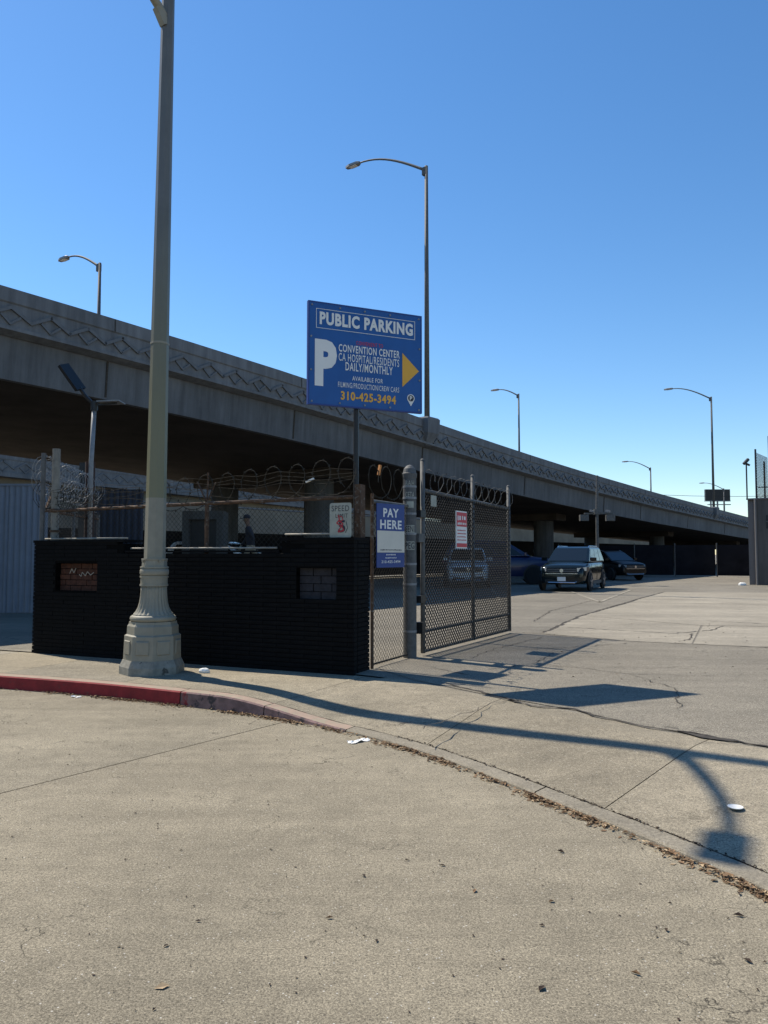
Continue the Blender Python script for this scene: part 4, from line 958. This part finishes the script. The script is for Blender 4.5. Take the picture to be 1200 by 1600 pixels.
# ------------------------------------------------------------------ cars
def car(name, label, paint, loc, heading, L, W, H, kind='suv', plate=True, rails=True):
    t = thing(name, label, 'car' if kind != 'van' else 'van', loc, heading)
    f = L/2; hw = W/2; belt = H*.655; roof = H
    wb = L*.30; wr = H*.205
    # lower body: stations from tail to nose
    st = [(-f, .80, .42*belt/1.07, belt*.93), (-f+.08, .93, .30, belt), (-wb, 1, .24, belt), (0, 1, .22, belt*.99), (wb-.1, 1, .24, belt*.985), (f-.75, .985, .25, belt*.955), (f-.22, .93, .25, belt*.90), (f-.06, .86, .28, belt*.80), (f, .80, .34, belt*.60)]
    rings_ = []
    for x, k, zb_, zt2 in st:
        y = hw*k; m = lerp(zb_, zt2, .45)
        rings_.append([(x,-y*.86,zb_),(x,y*.86,zb_),(x,y*.97,zb_+.10),(x,y,m),(x,y*.985,lerp(m,zt2,.7)),(x,y*.90,zt2),(x,y*.45,zt2+.025),(x,-y*.45,zt2+.025),(x,-y*.90,zt2),(x,-y*.985,lerp(m,zt2,.7)),(x,-y,m),(x,-y*.97,zb_+.10)])
    body = obj('body', MB().loft(rings_), paint, t, smooth=True); sb = body.modifiers.new('round', 'SUBSURF'); sb.levels = 2; sb.render_levels = 2
    # cabin
    xb0, xb1 = (f*.55, -f*.96) if kind == 'suv' else (f*.62, -f*.97)
    xr0, xr1 = (f*.15, -f*.84) if kind == 'suv' else (f*.40, -f*.93)
    yb, yr = hw*.90, hw*.745; z0, z1 = belt - .02, roof - .06
    def cr(z, xa, xc, y): return [(xa, -y, z), (xa, y, z), (lerp(xa,xc,.5), y*1.01, z), (xc, y, z), (xc, -y, z), (lerp(xa,xc,.5), -y*1.01, z)]
    cab = obj('cabin', MB().loft([cr(z0,xb0,xb1,yb), cr(z1,xr0,xr1,yr), cr(roof,xr0-.22,xr1+.14,yr*.90)]), paint, t); bevel(cab, .07, 4)
    def sidept(q, h, sgn, o=.008): # q along, h up 0..1
        return (lerp(lerp(xb0,xr0,h), lerp(xb1,xr1,h), q), sgn*(lerp(yb,yr,h)*1.004 + o), lerp(z0,z1,h))
    def pane(name, q0, q1, sgn):
        A = [sidept(q0,.10,sgn), sidept(q1,.10,sgn), sidept(q1,.90,sgn), sidept(q0,.90,sgn)]; B = [sidept(q0,.10,sgn,-.02), sidept(q1,.10,sgn,-.02), sidept(q1,.90,sgn,-.02), sidept(q0,.90,sgn,-.02)]
        obj(name, MB().loft([B, A] if sgn < 0 else [B[::-1], A[::-1]]), 'glass', t)
    for sgn in (-1, 1):
        for q0, q1 in ((.07,.36),(.39,.68),(.71,.90)): pane('side_window', q0, q1, sgn)
    def endpane(name, xb_, xr_, s):
        P_ = []
        for h, y in ((.08,.90),(.08,-.90),(.92,-.90),(.92,.90)): P_.append((lerp(xb_,xr_,h) + s*.012, y*lerp(yb,yr,h), lerp(z0,z1,h) + .006))
        Q_ = [(p[0] - s*.03, p[1], p[2] - .01) for p in P_]
        obj(name, MB().loft([Q_, P_] if s > 0 else [Q_[::-1], P_[::-1]]), 'glass', t)
    endpane('windshield', xb0, xr0, 1); endpane('rear_window', xb1, xr1, -1)
    if rails:
        for sgn in (-1, 1): obj('roof_rail', MB().tube([(xr0-.12,sgn*yr*.9,roof-.05),(xr0-.3,sgn*yr*.9,roof+.02),(xr1+.3,sgn*yr*.9,roof+.02),(xr1+.12,sgn*yr*.9,roof-.05)], .02, 6), 'chrome', t)
    # front
    obj('grille', MB().box(f-.10, -hw*.62, belt*.62, f+.004, hw*.62, belt*.78), 'black', t)
    obj('grille_trim', MB().box(f-.10,-hw*.66,belt*.595,f+.015,hw*.66,belt*.615), 'chrome', t)
    for k in (1, 2): obj('grille_bar', MB().box(f-.1,-hw*.60,belt*(.62 + .055*k),f+.012,hw*.60,belt*(.62 + .055*k)+.015), 'galv', t)
    obj('emblem', MB().disc((f+.012,0,belt*.70),.07,(1,0,0),.02,16), 'chrome', t)
    obj('lower_intake', MB().box(f-.2,-hw*.7,.33,f-.008,hw*.7,.47), 'black', t); obj('bumper_trim', MB().tube([(f-.16,-hw*.80,.50),(f+.01,-hw*.55,.345),(f+.02,hw*.55,.345),(f-.16,hw*.80,.50)], .022, 6), 'chrome', t)
    for sgn in (-1, 1):
        obj('headlight', MB().loft([[(f-.34,sgn*hw*.93,belt*.70),(f-.34,sgn*hw*.93,belt*.82),(f-.05,sgn*hw*.62,belt*.79),(f-.05,sgn*hw*.62,belt*.67)],[(f-.28,sgn*hw*.965,belt*.70),(f-.28,sgn*hw*.965,belt*.82),(f+.012,sgn*hw*.64,belt*.785),(f+.012,sgn*hw*.64,belt*.67)]]), 'lens', t)
        obj('tail_light', MB().box(-f-.008,sgn*hw*.62 - .12,belt*.72,-f+.14,sgn*hw*.62 + .12,belt*.86), 'signred', t)
        mr = obj('mirror', MB().loft([[(xb0-.28+dx, sgn*(hw*.93), belt+.03+dz) for dx, dz in ((0,0),(.10,0),(.12,.13),(0,.15))],[(xb0-.30+dx, sgn*(hw*.93+.22), belt+.03+dz) for dx, dz in ((0,0),(.08,0),(.09,.12),(0,.13))]]), paint, t)
        obj('sill_trim', MB().box(-wb+.42, sgn*hw*.975-.015, .26, wb-.42, sgn*hw*.975+.015, .38), 'galv_dark', t)
        for q in (.02, .36, .70):
            xq = lerp(xb0, xb1, q) - .02; obj('door_seam', MB().box(xq-.006, sgn*hw*.998-.006, .42, xq+.006, sgn*hw*.998+.004, belt*.92), 'black', t)
        for q in (.33, .66): xq = lerp(xb0, xb1, q); obj('door_handle', MB().box(xq-.09, sgn*(hw*1.0)-.012, belt*.80, xq+.09, sgn*(hw*1.0)+.016, belt*.80+.03), 'chrome', t)
        for xw in (wb, -wb):
            obj('wheel_arch', MB().disc((xw, sgn*(hw*.99), wr+.02), wr*1.17, (0,1,0), .03, 24), 'black', t)
            wh = obj('tyre', MB().loft([[(xw + r_*math.cos(a), sgn*(hw*1.005) + yy, wr + r_*math.sin(a)) for a in [2*math.pi*k/24 for k in range(24)]] for yy, r_ in ((-.11,wr*.94),(-.08,wr),(.0,wr),(.025,wr*.93))]), 'rubber', t)
            rm = MB(); y_ = sgn*(hw*1.005 + .03)
            for k in range(5):
                a = 2*math.pi*k/5 + .3; rm.bar((xw + .03*math.cos(a), y_, wr + .03*math.sin(a)), (xw + wr*.66*math.cos(a), y_, wr + wr*.66*math.sin(a)), .055, .02, up=(0,1,0))
            rm.disc((xw, y_, wr), .06, (0,1,0), .03, 12)
            obj('rim', rm, 'rim', wh)
    if plate:
        obj('licence_plate', MB().box(f+.012,-.16,.40,f+.03,.16,.56), 'white', t)
    return t
car('parked_suv', 'dark green SUV parked in the sun with white plate facing the street', 'cargreen', (7.80, 31.6, LOT), math.atan2(-.9, -.44), 4.46, 1.86, 1.74)
car('blue_suv', 'large navy blue SUV in shade beside the dark green one, half behind the gate', 'carblue', (5.6, 37.6, LOT), math.atan2(-.12, 1), 5.4, 2.0, 2.05, plate=False)
car('black_suv', 'black SUV standing in deep shade to the right of the dark green one', 'carblack', (12.95, 44.0, LOT), math.atan2(-.92, .35), 4.3, 1.84, 1.62, plate=False)
car('white_suv', 'white SUV seen through the chain link gate in the shade', 'carwhite', (3.75, 34.6, LOT), math.atan2(-1, -.10), 4.5, 1.86, 1.72)
car('white_car', 'white car whose roof just shows above the wall beside the rusty post', 'carwhite', (-6.0, 29.0, TER - .28), math.atan2(-.3, 1), 4.4, 1.8, 1.42, plate=False, rails=False)

# ------------------------------------------------------------------ litter and leaves
def leaf(mb, x, y, z, s, a, curl, rnd):
    c, sn = math.cos(a), math.sin(a); w = s * rnd.uniform(.35, .6); t = rnd.uniform(-.25, .25)
    P_ = [(-s,0,0),(0,-w,curl*s*.6 + t*w),(s,0,curl*s*.2),(0,w,curl*s*.6 - t*w),(0,0,0)]
    mb.add([(x + p[0]*c - p[1]*sn, y + p[0]*sn + p[1]*c, z + .003 + max(0, p[2])) for p in P_], [(0,1,4),(1,2,4),(2,3,4),(3,0,4)])
def scatter(name, label, n, m, seed, fn, smin, smax):
    rnd = random.Random(seed); mb = MB()
    for k in range(n):
        x, y, z = fn(rnd); leaf(mb, x, y, z, rnd.uniform(smin, smax), rnd.uniform(0, 6.28), rnd.uniform(0, .9), rnd)
    o = obj(name, mb, m); o['kind'] = 'stuff'; o['label'] = label; o['category'] = 'leaves'; return o
def gutter(rnd):
    while True:
        t = rnd.uniform(18, NK - 22); i = int(t); q = t - i
        dens = .45 + .4*math.sin(i*.33) + .35*math.sin(i*.9 + 1)
        if rnd.random() < max(.08, dens): break
    a = Vector(KERB[i]).lerp(Vector(KERB[i+1]), q); n = (Vector(inner(i)) - Vector(KERB[i])).normalized()
    d = abs(rnd.gauss(0, .038)) + .004
    p = a - n * d
    return p.x, p.y, rnd.uniform(0, .012) if d < .05 else 0
scatter('gutter_leaf_litter', 'line of dry brown leaf litter lying in the gutter along the kerb', 2300, 'leaf', 1, gutter, .008, .024)
scatter('pale_gutter_litter', 'pale dry leaf scraps mixed into the gutter litter', 1200, 'leafpale', 2, gutter, .007, .022)
def joint(rnd):
    i = rnd.randint(75, NK - 26); q = rnd.random(); a = Vector(inner(i)).lerp(Vector(inner(i+1)), q); return a.x + rnd.gauss(0,.012), a.y + rnd.gauss(0,.012), kh(i) + .002
scatter('joint_debris', 'dark crumbs collected in the joint behind the kerb', 420, 'leafdark', 3, joint, .005, .014)
def on_street(rnd):
    while True:
        x = rnd.uniform(-4.5, 2.6); y = rnd.uniform(2.3, 8.8)
        i = min(range(NK), key=lambda k: (KERB[k][0]-x)**2 + (KERB[k][1]-y)**2)
        n = Vector(inner(i)) - Vector(KERB[i])
        if (Vector((x, y)) - Vector(KERB[i])).dot(n) < -.01: return x, y, 0
scatter('scattered_crumbs', 'tiny dark leaf crumbs scattered over the concrete street', 520, 'leafdark', 4, on_street, .003, .011)
def on_lot(rnd): return rnd.uniform(1.5, 9), rnd.uniform(8.5, 16), LOT + .003
scatter('lot_crumbs', 'tiny dark crumbs scattered over the parking lot entrance', 200, 'leafdark', 5, on_lot, .006, .02)
rnd = random.Random(9)
big = [(1.57,3.49,.035),(1.43,3.11,.03),(1.67,3.71,.03),(.3,4.04,.028),(.77,3.63,.022),(.43,3.74,.026),(.68,3.4,.02),(.96,3.02,.028),(.58,2.92,.03),(-.24,3.47,.024),(-.81,3.44,.018),(.12,4.11,.02),(-.89,3.23,.02),(-.03,3.27,.02),(1.2,3.36,.022),(.95,4.22,.03),(-.1,3.91,.02)]
for x, y, s in big:
    mb = MB(); leaf(mb, 0, 0, 0, s*.75, rnd.uniform(0, 6.28), rnd.uniform(.4, .9), rnd)
    tag(obj('dry_leaf', mb, rnd.choice(('leafdark','leaf','leafdark')), loc=(x, y, .001)), 'single dark curled dry leaf lying loose on the concrete street', 'leaf', 'loose leaves on the street')
mb = MB(); leaf(mb, 0, 0, 0, .03, .4, .3, rnd); tag(obj('yellow_leaf', mb, 'leafpale', loc=(-.82,2.93,.001)), 'single pale yellow leaf on the street at bottom left', 'leaf')
def crumple(name, label, x, y, z, s, seed, flat=.4):
    r_ = random.Random(seed); mb = MB(); rings_ = []
    for k, (h, q) in enumerate(((0,.8),(.35,1),(.75,.8),(1,.3))): rings_.append([(q*s*math.cos(a)*r_.uniform(.7,1.2), q*s*.6*math.sin(a)*r_.uniform(.7,1.2), h*s*flat + r_.uniform(-.05,.05)*s + .004) for a in [2*math.pi*j/9 for j in range(9)]])
    mb.loft(rings_)
    if flat < .5:
        mb = MB(); nx, ny = 7, 4; ca, sa = math.cos(seed * .7), math.sin(seed * .7)
        for j in range(ny):
            for i in range(nx):
                u = (i/(nx-1) - .5)*2*s + r_.uniform(-.1,.1)*s; v = (j/(ny-1) - .5)*.8*s + r_.uniform(-.1,.1)*s
                mb.v.append((u*ca - v*sa, u*sa + v*ca, .004 + r_.uniform(0, .22)*s*(1 if (i + j) % 2 else .3)))
        mb.f = [(j*nx+i, j*nx+i+1, (j+1)*nx+i+1, (j+1)*nx+i) for j in range(ny-1) for i in range(nx-1)]
    return tag(obj(name, mb, 'paper', loc=(x, y, z)), label, 'litter')
crumple('crumpled_paper', 'flattened white paper scrap in the gutter below the driveway lip', -.22, 6.66, 0, .10, 1, .18)
crumple('crumpled_wrapper', 'crumpled clear wrapper on the sidewalk right of the lamp base', -2.2, 9.50, .15, .07, 2, .8)
crumple('paper_scrap', 'small white scrap in the gutter beside the red kerb', -3.45, 8.70, 0, .06, 4, .2)
lid = MB(); rr = [ring(0,.042,20), ring(.005,.045,20), ring(.007,.038,20), ring(.004,.034,20)]; lid.loft(rr)
tag(obj('cup_lid', lid, 'paper', loc=(2.10, 4.68, .09)), 'flat white cup lid lying on the driveway apron', 'lid')
